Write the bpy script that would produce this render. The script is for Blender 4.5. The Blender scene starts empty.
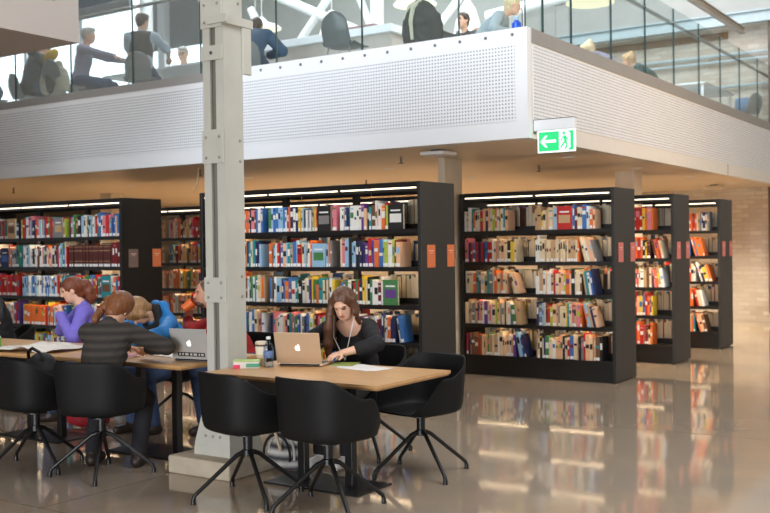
import bpy, bmesh, math, random
import numpy as np
from mathutils import Vector, Matrix, Euler

SC = bpy.context.scene
COL = SC.collection
R = math.radians
rnd = random.Random(11)

# ------------------------------------------------------------------ camera
cam_data = bpy.data.cameras.new('camera')
cam = bpy.data.objects.new('camera', cam_data)
COL.objects.link(cam)
cam_data.sensor_width = 36.0
cam_data.lens = 1008.06 / 770.0 * 36.0
CAM_H = 1.52
yaw, pitch, roll = R(-33.754), R(-0.5664), R(-0.7809)
_F = Vector((math.sin(yaw) * math.cos(pitch), math.cos(yaw) * math.cos(pitch), math.sin(pitch)))
_r = Vector((math.cos(yaw), -math.sin(yaw), 0))
_u = _r.cross(_F)
_R = _r * math.cos(roll) + _u * math.sin(roll)
_U = -_r * math.sin(roll) + _u * math.cos(roll)
cam.matrix_world = Matrix(((_R.x, _U.x, -_F.x, 0), (_R.y, _U.y, -_F.y, 0), (_R.z, _U.z, -_F.z, CAM_H), (0, 0, 0, 1)))
cam_data.clip_end = 200
cam_data.dof.use_dof = True
cam_data.dof.focus_distance = 7.0
cam_data.dof.aperture_fstop = 2.8
SC.camera = cam

# ------------------------------------------------------------------ world, daylight, exposure
SC.view_settings.view_transform = 'Standard'
SC.view_settings.look = 'None'
SC.view_settings.exposure = 0.0
SC.view_settings.gamma = 1.0
SC.view_settings.use_curve_mapping = False
SC.cycles.use_denoising = True
SC.cycles.max_bounces = 8
SC.cycles.transparent_max_bounces = 24
SC.cycles.sample_clamp_indirect = 6.0
SC.cycles.caustics_reflective = False
SC.cycles.caustics_refractive = False

w = bpy.data.worlds.new('daylight')
SC.world = w
w.use_nodes = True
w.node_tree.nodes['Background'].inputs[0].default_value = (0.90, 0.95, 1.0, 1)
w.node_tree.nodes['Background'].inputs[1].default_value = 0.40


def area(name, loc, target, sx, sy, power, col, spread=180):
    d = bpy.data.lights.new(name, 'AREA')
    d.shape = 'RECTANGLE'
    d.size, d.size_y = sx, sy
    d.energy = power
    d.color = col
    d.spread = R(spread)
    o = bpy.data.objects.new(name, d)
    COL.objects.link(o)
    o.location = loc
    o.rotation_euler = (Vector(target) - Vector(loc)).to_track_quat('-Z', 'Y').to_euler()
    return o


area('skylight_hall', (1.5, 5.0, 9.5), (-2.0, 8.0, 0.5), 7, 6, 820, (0.97, 0.97, 1.0))
area('window_light_front', (-5.5, -7.0, 6.5), (-7.5, 8.85, 5.2), 9, 3, 375, (0.80, 0.89, 1.0), 75)
area('low_front_fill', (-1.5, -8.2, 1.35), (-4.5, 6.0, 1.3), 8, 1.9, 520, (0.93, 0.96, 1.0), 120)  # added low fill for the column, people and book spines, not a known window
area('warm_hall_lamp', (1.2, 12.5, 3.6), (-4.24, 13.0, 3.0), 1.2, 3.0, 95, (1.0, 0.70, 0.44), 140)
area('skylight_upper', (-12.5, 13.0, 9.0), (-11.0, 13.5, 3.4), 8, 4, 800, (0.93, 0.97, 1.0))
area('upper_far_fill', (-6.3, 14.5, 7.6), (-6.0, 17.0, 3.4), 3, 6, 520, (0.93, 0.97, 1.0))  # added fill below the closed roof, brightens the far upper brickwork

# ------------------------------------------------------------------ materials
_M = {}


def lin(c):
    return tuple(((v / 255) / 12.92 if v / 255 <= 0.04045 else ((v / 255 + 0.055) / 1.055) ** 2.4) for v in c)


def mat(name, rgb, rough=0.6, metal=0.0, var=0.06, scale=8.0, emit=None, estr=0.0, spec=0.5, bump=0.0, bscale=60.0, srgb=True, stretch=None):
    """Principled material whose colour is gently mottled by a noise texture."""
    if name in _M:
        return _M[name]
    c = lin(rgb) if srgb else rgb
    m = bpy.data.materials.new(name)
    m.use_nodes = True
    nt = m.node_tree
    b = nt.nodes['Principled BSDF']
    b.inputs['Roughness'].default_value = rough
    b.inputs['Metallic'].default_value = metal
    b.inputs['Specular IOR Level'].default_value = spec
    tc = nt.nodes.new('ShaderNodeTexCoord')
    mp = nt.nodes.new('ShaderNodeMapping')
    if stretch:
        mp.inputs['Scale'].default_value = stretch
    nt.links.new(tc.outputs['Object'], mp.inputs[0])
    nz = nt.nodes.new('ShaderNodeTexNoise')
    nz.inputs['Scale'].default_value = scale
    nz.inputs['Detail'].default_value = 4
    nt.links.new(mp.outputs[0], nz.inputs['Vector'])
    rp = nt.nodes.new('ShaderNodeValToRGB')
    rp.color_ramp.elements[0].position = 0.3
    rp.color_ramp.elements[1].position = 0.7
    rp.color_ramp.elements[0].color = tuple(max(0, v * (1 - var)) for v in c) + (1,)
    rp.color_ramp.elements[1].color = tuple(min(1, v * (1 + var)) for v in c) + (1,)
    nt.links.new(nz.outputs['Fac'], rp.inputs[0])
    nt.links.new(rp.outputs[0], b.inputs['Base Color'])
    if bump:
        n2 = nt.nodes.new('ShaderNodeTexNoise')
        n2.inputs['Scale'].default_value = bscale
        nt.links.new(mp.outputs[0], n2.inputs['Vector'])
        bp = nt.nodes.new('ShaderNodeBump')
        bp.inputs['Strength'].default_value = bump
        bp.inputs['Distance'].default_value = 0.01
        nt.links.new(n2.outputs['Fac'], bp.inputs['Height'])
        nt.links.new(bp.outputs[0], b.inputs['Normal'])
    if emit is not None:
        b.inputs['Emission Color'].default_value = lin(emit) + (1,)
        b.inputs['Emission Strength'].default_value = estr
    _M[name] = m
    return m


def nodes_of(m):
    return m.node_tree.nodes, m.node_tree.links, m.node_tree.nodes['Principled BSDF']


def math_node(nt, op, a, b=None, c=None):
    n = nt.nodes.new('ShaderNodeMath')
    n.operation = op
    for k, v in enumerate((a, b, c)):
        if v is None:
            continue
        if isinstance(v, (int, float)):
            n.inputs[k].default_value = v
        else:
            nt.links.new(v, n.inputs[k])
    return n.outputs[0]


def mix_col(nt, fac, a, b):
    n = nt.nodes.new('ShaderNodeMix')
    n.data_type = 'RGBA'
    for sock, v in ((n.inputs[0], fac), (n.inputs[6], a), (n.inputs[7], b)):
        if isinstance(v, (int, float)):
            sock.default_value = v
        elif isinstance(v, tuple):
            sock.default_value = v if len(v) == 4 else v + (1,)
        else:
            nt.links.new(v, sock)
    return n.outputs[2]


def floor_material():
    m = mat('polished_concrete', (172, 152, 128), 0.16, var=0.10, scale=1.3, spec=0.5)
    nt = m.node_tree
    N, L, b = nodes_of(m)
    tc = N.new('ShaderNodeTexCoord')
    base = b.inputs['Base Color'].links[0].from_socket
    n1 = N.new('ShaderNodeTexNoise'); n1.inputs['Scale'].default_value = 0.40; n1.inputs['Detail'].default_value = 8; n1.inputs['Roughness'].default_value = 0.65
    L.new(tc.outputs['Object'], n1.inputs['Vector'])
    f = N.new('ShaderNodeMapRange'); f.inputs[1].default_value = 0.42; f.inputs[2].default_value = 0.62
    L.new(n1.outputs['Fac'], f.inputs[0])
    c1 = mix_col(nt, f.outputs[0], base, lin((160, 147, 131)))
    n2 = N.new('ShaderNodeTexNoise'); n2.inputs['Scale'].default_value = 90; n2.inputs['Detail'].default_value = 2
    L.new(tc.outputs['Object'], n2.inputs['Vector'])
    f2 = N.new('ShaderNodeMapRange'); f2.inputs[1].default_value = 0.62; f2.inputs[2].default_value = 0.72; f2.inputs[4].default_value = 0.35
    L.new(n2.outputs['Fac'], f2.inputs[0])
    c2 = mix_col(nt, f2.outputs[0], c1, lin((130, 118, 104)))
    sp = N.new('ShaderNodeSeparateXYZ'); L.new(tc.outputs['Object'], sp.inputs[0])
    masks = []
    for out, per, off in ((sp.outputs[0], 4.2, 0.82), (sp.outputs[1], 4.2, 0.4)):
        a = math_node(nt, 'ADD', out, off + 42.0)
        a = math_node(nt, 'MODULO', a, per)
        masks.append(math_node(nt, 'LESS_THAN', a, 0.008))
    mk = math_node(nt, 'MAXIMUM', masks[0], masks[1])
    c3 = mix_col(nt, math_node(nt, 'MULTIPLY', mk, 0.55), c2, lin((70, 62, 52)))
    L.new(c3, b.inputs['Base Color'])
    rr = N.new('ShaderNodeMapRange'); rr.inputs[3].default_value = 0.03; rr.inputs[4].default_value = 0.12
    L.new(n1.outputs['Fac'], rr.inputs[0])
    L.new(rr.outputs[0], b.inputs['Roughness'])
    b.inputs['Coat Weight'].default_value = 0.35
    b.inputs['Coat Roughness'].default_value = 0.05
    return m


def perforated_material():
    """white sheet metal with a square grid of small dark holes (u = x + y, v = z in metres)"""
    m = mat('perforated_white_metal', (232, 234, 236), 0.55, var=0.015, scale=2)
    nt = m.node_tree
    N, L, b = nodes_of(m)
    tc = N.new('ShaderNodeTexCoord')
    sp = N.new('ShaderNodeSeparateXYZ'); L.new(tc.outputs['Object'], sp.inputs[0])
    per = 0.0345
    u = math_node(nt, 'ADD', sp.outputs[0], sp.outputs[1])
    u = math_node(nt, 'MODULO', math_node(nt, 'ADD', u, 90.0), per)
    v = math_node(nt, 'MODULO', math_node(nt, 'ADD', sp.outputs[2], 90.0), per)
    du = math_node(nt, 'SUBTRACT', u, per / 2)
    dv = math_node(nt, 'SUBTRACT', v, per / 2)
    d = math_node(nt, 'SQRT', math_node(nt, 'ADD', math_node(nt, 'MULTIPLY', du, du), math_node(nt, 'MULTIPLY', dv, dv)))
    hole = math_node(nt, 'LESS_THAN', d, 0.0082)
    base = b.inputs['Base Color'].links[0].from_socket
    L.new(mix_col(nt, hole, base, lin((124, 128, 136))), b.inputs['Base Color'])
    return m


def brick_material():
    m = mat('old_pale_brick', (170, 155, 135), 0.9, var=0.2, scale=4, bump=0.5, bscale=18)
    nt = m.node_tree
    N, L, b = nodes_of(m)
    tc = N.new('ShaderNodeTexCoord')
    mp = N.new('ShaderNodeMapping')
    mp.inputs['Rotation'].default_value = (R(90), 0, 0)
    L.new(tc.outputs['Object'], mp.inputs[0])
    nz = N.new('ShaderNodeTexNoise'); nz.inputs['Scale'].default_value = 3.0; nz.inputs['Detail'].default_value = 5
    L.new(tc.outputs['Object'], nz.inputs['Vector'])
    vm = N.new('ShaderNodeVectorMath'); vm.operation = 'MULTIPLY_ADD'
    L.new(nz.outputs['Color'], vm.inputs[0]); vm.inputs[1].default_value = (0.05, 0.05, 0.05)
    L.new(mp.outputs[0], vm.inputs[2])
    br = N.new('ShaderNodeTexBrick')
    br.inputs['Scale'].default_value = 1.0
    br.inputs['Brick Width'].default_value = 0.24
    br.inputs['Row Height'].default_value = 0.085
    br.inputs['Mortar Size'].default_value = 0.011
    br.inputs['Mortar Smooth'].default_value = 0.4
    br.inputs['Color1'].default_value = lin((206, 198, 184)) + (1,)
    br.inputs['Color2'].default_value = lin((178, 162, 144)) + (1,)
    br.inputs['Mortar'].default_value = lin((176, 170, 160)) + (1,)
    L.new(vm.outputs[0], br.inputs['Vector'])
    n3 = N.new('ShaderNodeTexNoise'); n3.inputs['Scale'].default_value = 1.1; n3.inputs['Detail'].default_value = 6
    L.new(tc.outputs['Object'], n3.inputs['Vector'])
    f = N.new('ShaderNodeMapRange'); f.inputs[1].default_value = 0.45; f.inputs[2].default_value = 0.6; f.inputs[4].default_value = 0.6
    L.new(n3.outputs['Fac'], f.inputs[0])
    L.new(mix_col(nt, f.outputs[0], br.outputs['Color'], lin((196, 190, 180))), b.inputs['Base Color'])
    return m


def wood_material():
    m = mat('oiled_oak', (206, 160, 108), 0.35, var=0.10, scale=3.0, stretch=(1.2, 14, 14))
    return m


def rib_material(name, c1, c2, per, rough=0.95):
    m = mat(name, c1, rough, var=0.08, scale=30)
    nt = m.node_tree
    N, L, b = nodes_of(m)
    tc = N.new('ShaderNodeTexCoord')
    sp = N.new('ShaderNodeSeparateXYZ'); L.new(tc.outputs['Object'], sp.inputs[0])
    s = math_node(nt, 'SINE', math_node(nt, 'MULTIPLY', sp.outputs[2], 2 * math.pi / per))
    f = math_node(nt, 'MULTIPLY_ADD', s, 0.5, 0.5)
    base = b.inputs['Base Color'].links[0].from_socket
    L.new(mix_col(nt, f, base, lin(c2)), b.inputs['Base Color'])
    return m


def glass_material(name='clear_glass', tint=(0.93, 0.97, 0.965), refl=0.10):
    if name in _M:
        return _M[name]
    m = bpy.data.materials.new(name)
    m.use_nodes = True
    nt = m.node_tree
    nt.nodes.remove(nt.nodes['Principled BSDF'])
    out = nt.nodes['Material Output']
    t = nt.nodes.new('ShaderNodeBsdfTransparent'); t.inputs[0].default_value = tint + (1,)
    g = nt.nodes.new('ShaderNodeBsdfGlossy'); g.inputs['Roughness'].default_value = 0.02
    lw = nt.nodes.new('ShaderNodeFresnel'); lw.inputs[0].default_value = 1.45
    f = math_node(nt, 'MULTIPLY_ADD', lw.outputs[0], 0.4, refl * 0.02)
    mx = nt.nodes.new('ShaderNodeMixShader')
    nt.links.new(f, mx.inputs[0]); nt.links.new(t.outputs[0], mx.inputs[1]); nt.links.new(g.outputs[0], mx.inputs[2])
    nt.links.new(mx.outputs[0], out.inputs[0])
    _M[name] = m
    return m


def emission_material(name, rgb, strength):
    if name in _M:
        return _M[name]
    m = mat(name, rgb, 0.5, emit=rgb, estr=strength, var=0.01)
    return m


FLOOR = floor_material()
PERF = perforated_material()
BRICK = brick_material()
OAK = wood_material()
GLASS = glass_material()
WHITE = mat('white_painted_metal', (233, 235, 237), 0.5, var=0.015, scale=2)
KERB = mat('grey_painted_edge', (150, 148, 144), 0.6, var=0.03)
PLASTER = mat('white_plaster', (226, 216, 206), 0.7, var=0.03, scale=2)
CEIL = mat('painted_ceiling', (232, 214, 190), 0.36, var=0.03, scale=0.8)
GREYWALL = mat('grey_roof_boards', (186, 186, 182), 0.8, var=0.05, scale=2, stretch=(1, 6, 1))
BLACK = mat('black_powder_coat', (20, 19, 18), 0.42, var=0.08, scale=20)
CHARCOAL = mat('charcoal_end_panel', (37, 36, 34), 0.5, var=0.05, scale=12)
SHELL = mat('black_plastic_shell', (14, 14, 15), 0.62, var=0.06, scale=20, spec=0.3)
GREYSHELL = mat('grey_plastic_shell', (110, 112, 112), 0.45, var=0.05, scale=20)
BLACKMETAL = mat('black_steel', (20, 20, 21), 0.4, var=0.08, scale=20)
STEEL = mat('painted_column_steel', (196, 196, 186), 0.5, var=0.05, scale=5)
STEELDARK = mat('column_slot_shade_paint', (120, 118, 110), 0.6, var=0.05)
CONCRETE = mat('cast_concrete', (190, 178, 158), 0.8, var=0.09, scale=9, bump=0.2, bscale=30)
PILLAR = mat('grey_brown_concrete', (206, 194, 174), 0.75, var=0.06, scale=5)
ALU = mat('brushed_aluminium', (206, 198, 188), 0.34, metal=0.75, var=0.03, scale=30)
ALUGREY = mat('grey_aluminium', (176, 178, 180), 0.35, metal=0.8, var=0.03)
PAPER = mat('white_paper', (236, 232, 226), 0.85, var=0.03, scale=12)
SHELFLAMP = emission_material('warm_shelf_lamp', (255, 222, 178), 17.0)
STRIP = emission_material('warm_strip_light', (255, 236, 206), 3.0)
SPOT = emission_material('warm_downlight', (255, 226, 184), 14.0)
SKYPANE = emission_material('bright_sky_pane', (236, 246, 255), 2.6)

# ------------------------------------------------------------------ mesh helpers


class MB:
    """collects boxes, tubes, lathes and plates into one mesh"""

    def __init__(s):
        s.v, s.f, s.m = [], [], []

    def add(s, vs, fs, mi=0, xf=None):
        o = len(s.v)
        for p in vs:
            p = Vector(p)
            s.v.append(tuple(xf @ p) if xf is not None else tuple(p))
        for f in fs:
            s.f.append(tuple(o + i for i in f))
            s.m.append(mi)
        return s

    def box(s, a, b, mi=0, xf=None):
        x0, y0, z0 = a
        x1, y1, z1 = b
        vs = [(x0, y0, z0), (x1, y0, z0), (x1, y1, z0), (x0, y1, z0), (x0, y0, z1), (x1, y0, z1), (x1, y1, z1), (x0, y1, z1)]
        fs = [(0, 3, 2, 1), (4, 5, 6, 7), (0, 1, 5, 4), (1, 2, 6, 5), (2, 3, 7, 6), (3, 0, 4, 7)]
        return s.add(vs, fs, mi, xf)

    def bbox(s, a, b, bev=0.004, mi=0, xf=None):
        """bevelled box"""
        bm = bmesh.new()
        bmesh.ops.create_cube(bm, size=1.0)
        d = [b[i] - a[i] for i in range(3)]
        c = [(b[i] + a[i]) / 2 for i in range(3)]
        for v in bm.verts:
            v.co = Vector([v.co[i] * d[i] + c[i] for i in range(3)])
        bmesh.ops.bevel(bm, geom=bm.edges[:], offset=min(bev, min(d) * 0.45), segments=2, affect='EDGES', profile=0.5)
        bm.verts.index_update()
        s.add([v.co.copy() for v in bm.verts], [[v.index for v in f.verts] for f in bm.faces], mi, xf)
        bm.free()
        return s

    def tube(s, pts, r, n=10, mi=0, xf=None, caps=True):
        pts = [Vector(p) for p in pts]
        rs = r if isinstance(r, (list, tuple)) else [r] * len(pts)
        vs, fs = [], []
        prev = None
        for i, p in enumerate(pts):
            if i == 0:
                t = pts[1] - p
            elif i == len(pts) - 1:
                t = p - pts[i - 1]
            else:
                t = (pts[i + 1] - p).normalized() + (p - pts[i - 1]).normalized()
            t.normalize()
            a = Vector((0, 0, 1)) if abs(t.z) < 0.9 else Vector((1, 0, 0))
            if prev is not None:
                a = prev
            e1 = (a - t * a.dot(t)).normalized()
            e2 = t.cross(e1)
            prev = e1
            for k in range(n):
                an = 2 * math.pi * k / n
                vs.append(p + (e1 * math.cos(an) + e2 * math.sin(an)) * rs[i])
        for i in range(len(pts) - 1):
            for k in range(n):
                k2 = (k + 1) % n
                fs.append((i * n + k, i * n + k2, (i + 1) * n + k2, (i + 1) * n + k))
        if caps:
            fs.append(tuple(reversed(range(n))))
            fs.append(tuple(range((len(pts) - 1) * n, len(pts) * n)))
        return s.add(vs, fs, mi, xf)

    def lathe(s, prof, n=24, mi=0, xf=None):
        vs, fs = [], []
        for (r, z) in prof:
            for k in range(n):
                an = 2 * math.pi * k / n
                vs.append((r * math.cos(an), r * math.sin(an), z))
        for i in range(len(prof) - 1):
            for k in range(n):
                k2 = (k + 1) % n
                fs.append((i * n + k, i * n + k2, (i + 1) * n + k2, (i + 1) * n + k))
        fs.append(tuple(reversed(range(n))))
        fs.append(tuple(range((len(prof) - 1) * n, len(prof) * n)))
        return s.add(vs, fs, mi, xf)

    def prism(s, outline, y0, y1, mi=0, xf=None):
        """outline in (x, z), extruded along y"""
        n = len(outline)
        vs = [(x, y0, z) for x, z in outline] + [(x, y1, z) for x, z in outline]
        fs = [tuple(range(n)), tuple(reversed(range(n, 2 * n)))]
        fs += [(i, i + n, (i + 1) % n + n, (i + 1) % n) for i in range(n)]
        return s.add(vs, fs, mi, xf)

    def build(s, name, mats, parent=None, smooth=False, loc=None):
        me = bpy.data.meshes.new(name)
        me.from_pydata(s.v, [], s.f)
        for m in (mats if isinstance(mats, (list, tuple)) else [mats]):
            me.materials.append(m)
        me.polygons.foreach_set('material_index', s.m)
        if smooth:
            me.polygons.foreach_set('use_smooth', [True] * len(s.f))
        me.update()
        bm = bmesh.new(); bm.from_mesh(me)
        bmesh.ops.recalc_face_normals(bm, faces=bm.faces[:])
        bm.to_mesh(me); bm.free()
        if smooth:
            try:
                me.set_sharp_from_angle(angle=R(40))
            except Exception:
                pass
        o = bpy.data.objects.new(name, me)
        COL.objects.link(o)
        if loc is not None:
            o.location = loc
        if parent is not None:
            o.parent = parent
        return o


def tag(o, label=None, cat=None, group=None, kind=None):
    if label: o['label'] = label
    if cat: o['category'] = cat
    if group: o['group'] = group
    if kind: o['kind'] = kind
    return o


def thing(name, label, cat, loc=(0, 0, 0), rz=0.0, group=None):
    o = bpy.data.objects.new(name, None)
    o.empty_display_size = 0.1
    COL.objects.link(o)
    o.location = loc
    o.rotation_euler = (0, 0, rz)
    return tag(o, label, cat, group)


def struct(name, mb, mats, parent=None, smooth=False):
    o = mb.build(name, mats, parent, smooth)
    if parent is None:
        o['kind'] = 'structure'
    return o


def copy_tree(o, parent=None):
    c = o.copy()
    COL.objects.link(c)
    if parent is not None:
        c.parent = parent
    for ch in list(o.children):
        copy_tree(ch, c)
    return c


def place(o, x, y, z, rz, label, group=None):
    o.location = (x, y, z)
    o.rotation_euler = (0, 0, rz)
    o['label'] = label
    if group: o['group'] = group
    return o


def rot_to(loc, rz=0, rx=0, ry=0):
    return Matrix.Translation(Vector(loc)) @ Euler((rx, ry, rz), 'XYZ').to_matrix().to_4x4()
# ------------------------------------------------------------------ the setting
FX, FY = -4.24, 8.85          # corner of the mezzanine
ZC, ZF, ZK = 2.55, 3.42, 3.62  # underside, upper floor, top of the edge
BY = 20.0                     # back wall

struct('floor', MB().box((-32, -9, -0.12), (8, BY + 0.3, 0.0)), FLOOR)
struct('ceiling', MB().box((-32, FY + 0.10, ZC), (FX - 0.10, BY, ZC + 0.12)), CEIL)
struct('floor_upper', MB().box((-32, FY + 0.10, ZC + 0.13), (FX - 0.10, BY, ZF)), GREYWALL)

wf = struct('wall_front', MB().box((-32, FY, ZC), (FX, FY + 0.09, ZK)), WHITE)
m = MB()
m.box((-31.9, FY - 0.004, ZC + 0.175), (-8.02, FY, ZK - 0.155)); m.box((-8.0, FY - 0.004, ZC + 0.175), (FX - 0.13, FY, ZK - 0.155))
struct('perforated_panel', m, PERF, wf)
m = MB()
for k in range(13):
    x = -7.88 + 0.2905 * k
    m.lathe([(0.016, 0), (0.016, 0.008), (0.008, 0.014), (0.0, 0.014)], 10, xf=rot_to((x, FY, ZK - 0.06), 0, R(90)))
struct('stud', m, mat('steel_stud', (120, 122, 124), 0.4, metal=0.6), wf)
wr = struct('wall_right', MB().box((FX - 0.09, FY + 0.095, ZC), (FX, BY, ZK - 0.14)), mat('warm_white_metal', (226, 222, 214), 0.5, var=0.015))
struct('perforated_panel', MB().box((FX, FY + 0.13, ZC + 0.175), (FX + 0.004, BY - 0.1, ZK - 0.16)), PERF, wr)
struct('panel_joint', MB().box((FX, 15.9, ZC), (FX + 0.005, 15.915, ZC + 0.175)), KERB, wr)
struct('trim_1', MB().box((FX - 0.09, FY + 0.095, ZK - 0.139), (FX + 0.006, BY, ZK)), KERB)
struct('trim_2', MB().box((-32, FY - 0.006, ZK - 0.10), (-8.05, FY - 0.0005, ZK)), KERB)  # edge strip whose grey takes in the shade on this left stretch

# brick wall at the back, with an upper part and dark opening, and the bright window wall to its left
wb = struct('wall_back', MB().box((-32, BY, 0), (6, BY + 0.25, ZF)).box((-8.9, BY, ZF), (6, BY + 0.25, 5.75)), BRICK)
struct('timber_lintel', MB().box((-8.9, BY - 0.05, 5.45), (-5.3, BY + 0.02, 5.58)), mat('aged_timber', (120, 96, 72), 0.9, var=0.2, scale=12), wb)
struct('wall_upper', MB().box((-19.0, BY, ZF), (-8.91, BY + 0.25, 9.6)).box((-8.9, BY, 5.76), (6, BY + 0.25, 6.6)), GREYWALL)
struct('wall_left', MB().box((-32.2, FY, 0), (-32.01, BY, 9.8)), PLASTER)
struct('shade_slab', MB().box((-6.3, -9, 3.7), (-2.4, 4.6, 4.0)), PLASTER)  # unseen slab added overhead to keep daylight off the left floor
struct('wall_shade_side', MB().box((-10.2, -9, 0), (-10.0, 6.2, 3.599)), mat('brown_plaster', (120, 104, 90), 0.8))  # unseen wall added to block ambient light from the left
struct('wall_rear', MB().box((-10.2, -9.2, 0), (8, -9.0, 4.2)), mat('brown_plaster', (120, 104, 90), 0.8))
wn = struct('window_1', MB().box((-31.9, BY + 0.05, ZF + 0.05), (-19.05, BY + 0.08, 9.4)), SKYPANE)
m = MB()
for x in (-31.9, -29.4, -26.8, -24.2, -21.6, -19.1):
    m.box((x, BY - 0.02, ZF), (x + 0.14, BY + 0.04, 9.5))
struct('window_frame', m, WHITE, wn)
m = MB().box((-21.0, BY - 0.12, 7.05), (-19.0, BY - 0.03, 9.6)).box((-24.6, BY - 0.12, 8.35), (-21.9, BY - 0.03, 9.6))
struct('wall_panel', m, mat('slate_grey_panel', (128, 134, 138), 0.8, var=0.08))
struct('trim_4', MB().box((-20.55, BY - 0.35, ZF), (-20.3, BY - 0.13, 9.6)), WHITE)
# roof over the upper hall, sloping down to the back wall, open at the left for daylight
roof = MB()
roof.add([(-20, BY, 8.9), (-9, BY, 6.9), (6, BY, 6.2), (6, 8.9, 9.6), (-9, 8.9, 10.4), (-20, 8.9, 11.5),
          (-20, BY, 9.1), (-9, BY, 7.1), (6, BY, 6.4), (6, 8.9, 9.8), (-9, 8.9, 10.6), (-20, 8.9, 11.7)],
         [(0, 1, 4, 5), (1, 2, 3, 4), (6, 11, 10, 7), (7, 10, 9, 8), (0, 6, 7, 1), (1, 7, 8, 2), (2, 8, 9, 3), (3, 9, 10, 4), (4, 10, 11, 5), (5, 11, 6, 0)])
struct('ceiling_upper', roof, GREYWALL)

# overhanging white volume at the top left
m = MB()
m.box((-17.0, -9.0, 3.6), (-8.15, 6.73, 6.6))
bulk = struct('bulkhead_wall', m, mat('beige_bulkhead_paint', (184, 174, 166), 0.7, var=0.03, scale=2))
m = MB()
for k in range(3):
    m.lathe([(0.022, 0), (0.022, 0.01), (0.012, 0.018), (0, 0.018)], 10, xf=rot_to((-8.15, 6.22 + 0.10 * k, 3.99), 0, 0, R(90)))
struct('bolt_cover', m, mat('dark_fixing', (70, 62, 58), 0.6), bulk)

# pillars under the slab
struct('pillar_1', MB().bbox((-6.02, 10.14, 0), (-5.93, 10.56, ZC), 0.01), PILLAR)
struct('pillar_2', MB().bbox((-5.28, 13.86, 0), (-5.0, 14.2, ZC), 0.01), PILLAR)
struct('pillar_3', MB().bbox((-14.4, 12.3, 0), (-14.1, 12.6, ZC), 0.01), PILLAR)
struct('trim_3', MB().tube([(-4.5, BY - 0.12, 0.15), (-4.5, BY - 0.12, ZC)], 0.06, 12), mat('dark_drain_pipe', (96, 88, 78), 0.5))

# ------------------------------------------------------------------ steel column
CX, CY = -4.768, 5.16
col = thing('steel_column', 'tall riveted grey steel column on a concrete foot between the two tables', 'column', (CX, CY, 0))
m = MB()
hw = 0.095
m.box((-hw, -hw, 0.30), (-0.030, -hw + 0.02, 7.5)); m.box((0.022, -hw, 0.30), (hw, -hw + 0.02, 7.5))
m.box((-hw, -hw + 0.0201, 0.30), (-hw + 0.012, hw, 7.5)); m.box((hw - 0.012, -hw + 0.0201, 0.30), (hw, hw, 7.5))
m.box((-hw + 0.0121, hw - 0.02, 0.30), (-0.03, hw, 7.5)); m.box((0.03, hw - 0.02, 0.30), (hw - 0.0121, hw, 7.5))
m.build('channel', STEEL, col)
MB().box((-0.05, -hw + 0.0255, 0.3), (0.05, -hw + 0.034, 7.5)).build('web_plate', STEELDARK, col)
for z0, z1, rows in ((1.155, 1.325, (1.19, 1.29)), (2.10, 2.33, (2.14, 2.28)), (2.80, 2.90, ()), (3.02, 3.62, (3.06, 3.18, 3.32, 3.46, 3.58))):
    b = MB().bbox((-hw - 0.006, -hw - 0.014, z0), (hw * 0.98, -hw - 0.001, z1), 0.003).build('batten_plate', STEEL, col)
    if rows:
        mm = MB()
        for zz in rows:
            for xx in (-0.062, 0.058):
                mm.lathe([(0.011, 0), (0.011, 0.004), (0.006, 0.009), (0, 0.009)], 10, xf=rot_to((xx, -hw - 0.014, zz), 0, R(90)))
        mm.build('rivet', mat('dull_rivet', (150, 150, 142), 0.5), b)
    else:
        MB().lathe([(0.012, 0), (0.012, 0.004), (0, 0.005)], 12, xf=rot_to((-0.005, -hw - 0.0145, (z0 + z1) / 2), 0, R(90))).build('rivet', mat('dark_bolt', (80, 78, 72), 0.5), b)
cl = MB().bbox((-0.03, -hw - 0.035, 3.04), (hw + 0.06, -hw - 0.0145, 3.10), 0.003).bbox((hw + 0.0005, -hw - 0.0144, 3.04), (hw + 0.025, hw + 0.09, 3.10), 0.003)
cl.build('collar_bracket', STEEL, col)
MB().bbox((hw + 0.0002, hw - 0.01, 2.72), (hw + 0.022, hw + 0.07, 3.039), 0.003).build('side_bracket', STEEL, col)
mm = MB()
for zz in (1.19, 1.33, 2.12, 2.26, 3.2, 3.34):
    mm.lathe([(0.011, 0), (0.011, 0.004), (0.006, 0.009), (0, 0.009)], 10, xf=rot_to((hw, 0.055, zz), 0, 0, R(90)))
mm.build('side_rivet', mat('dull_rivet', (150, 150, 142), 0.5), col)
m = MB()
vs = []
for z, h in ((0.12, 0.165), (0.2, 0.16), (0.52, 0.102)):
    vs += [(-h, -h, z), (h, -h, z), (h, h, z), (-h, h, z)]
m.add(vs, [(3, 2, 1, 0), (8, 9, 10, 11)] + [(4 * k + i, 4 * k + (i + 1) % 4, 4 * k + 4 + (i + 1) % 4, 4 * k + 4 + i) for k in range(2) for i in range(4)])
f = m.build('flared_foot', STEEL, col)
mm = MB()
for xx in (-0.07, 0.0, 0.07):
    for zz in (0.25, 0.33, 0.41):
        yy = -0.16 + (zz - 0.2) * 0.18
        mm.lathe([(0.010, 0), (0.010, 0.006), (0, 0.010)], 8, xf=rot_to((xx * (1 - (zz - 0.2)), yy, zz), 0, R(90)))
mm.build('rivet', mat('dull_rivet', (150, 150, 142), 0.5), f)
MB().bbox((-0.29, -0.29, 0), (0.27, 0.29, 0.119), 0.012).build('concrete_base', CONCRETE, col)

# ------------------------------------------------------------------ glass balustrades
GEDGE = mat('dark_glass_edge', (52, 78, 76), 0.25)
RAILM = mat('stainless_tube', (170, 172, 172), 0.3, metal=0.7)


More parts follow.
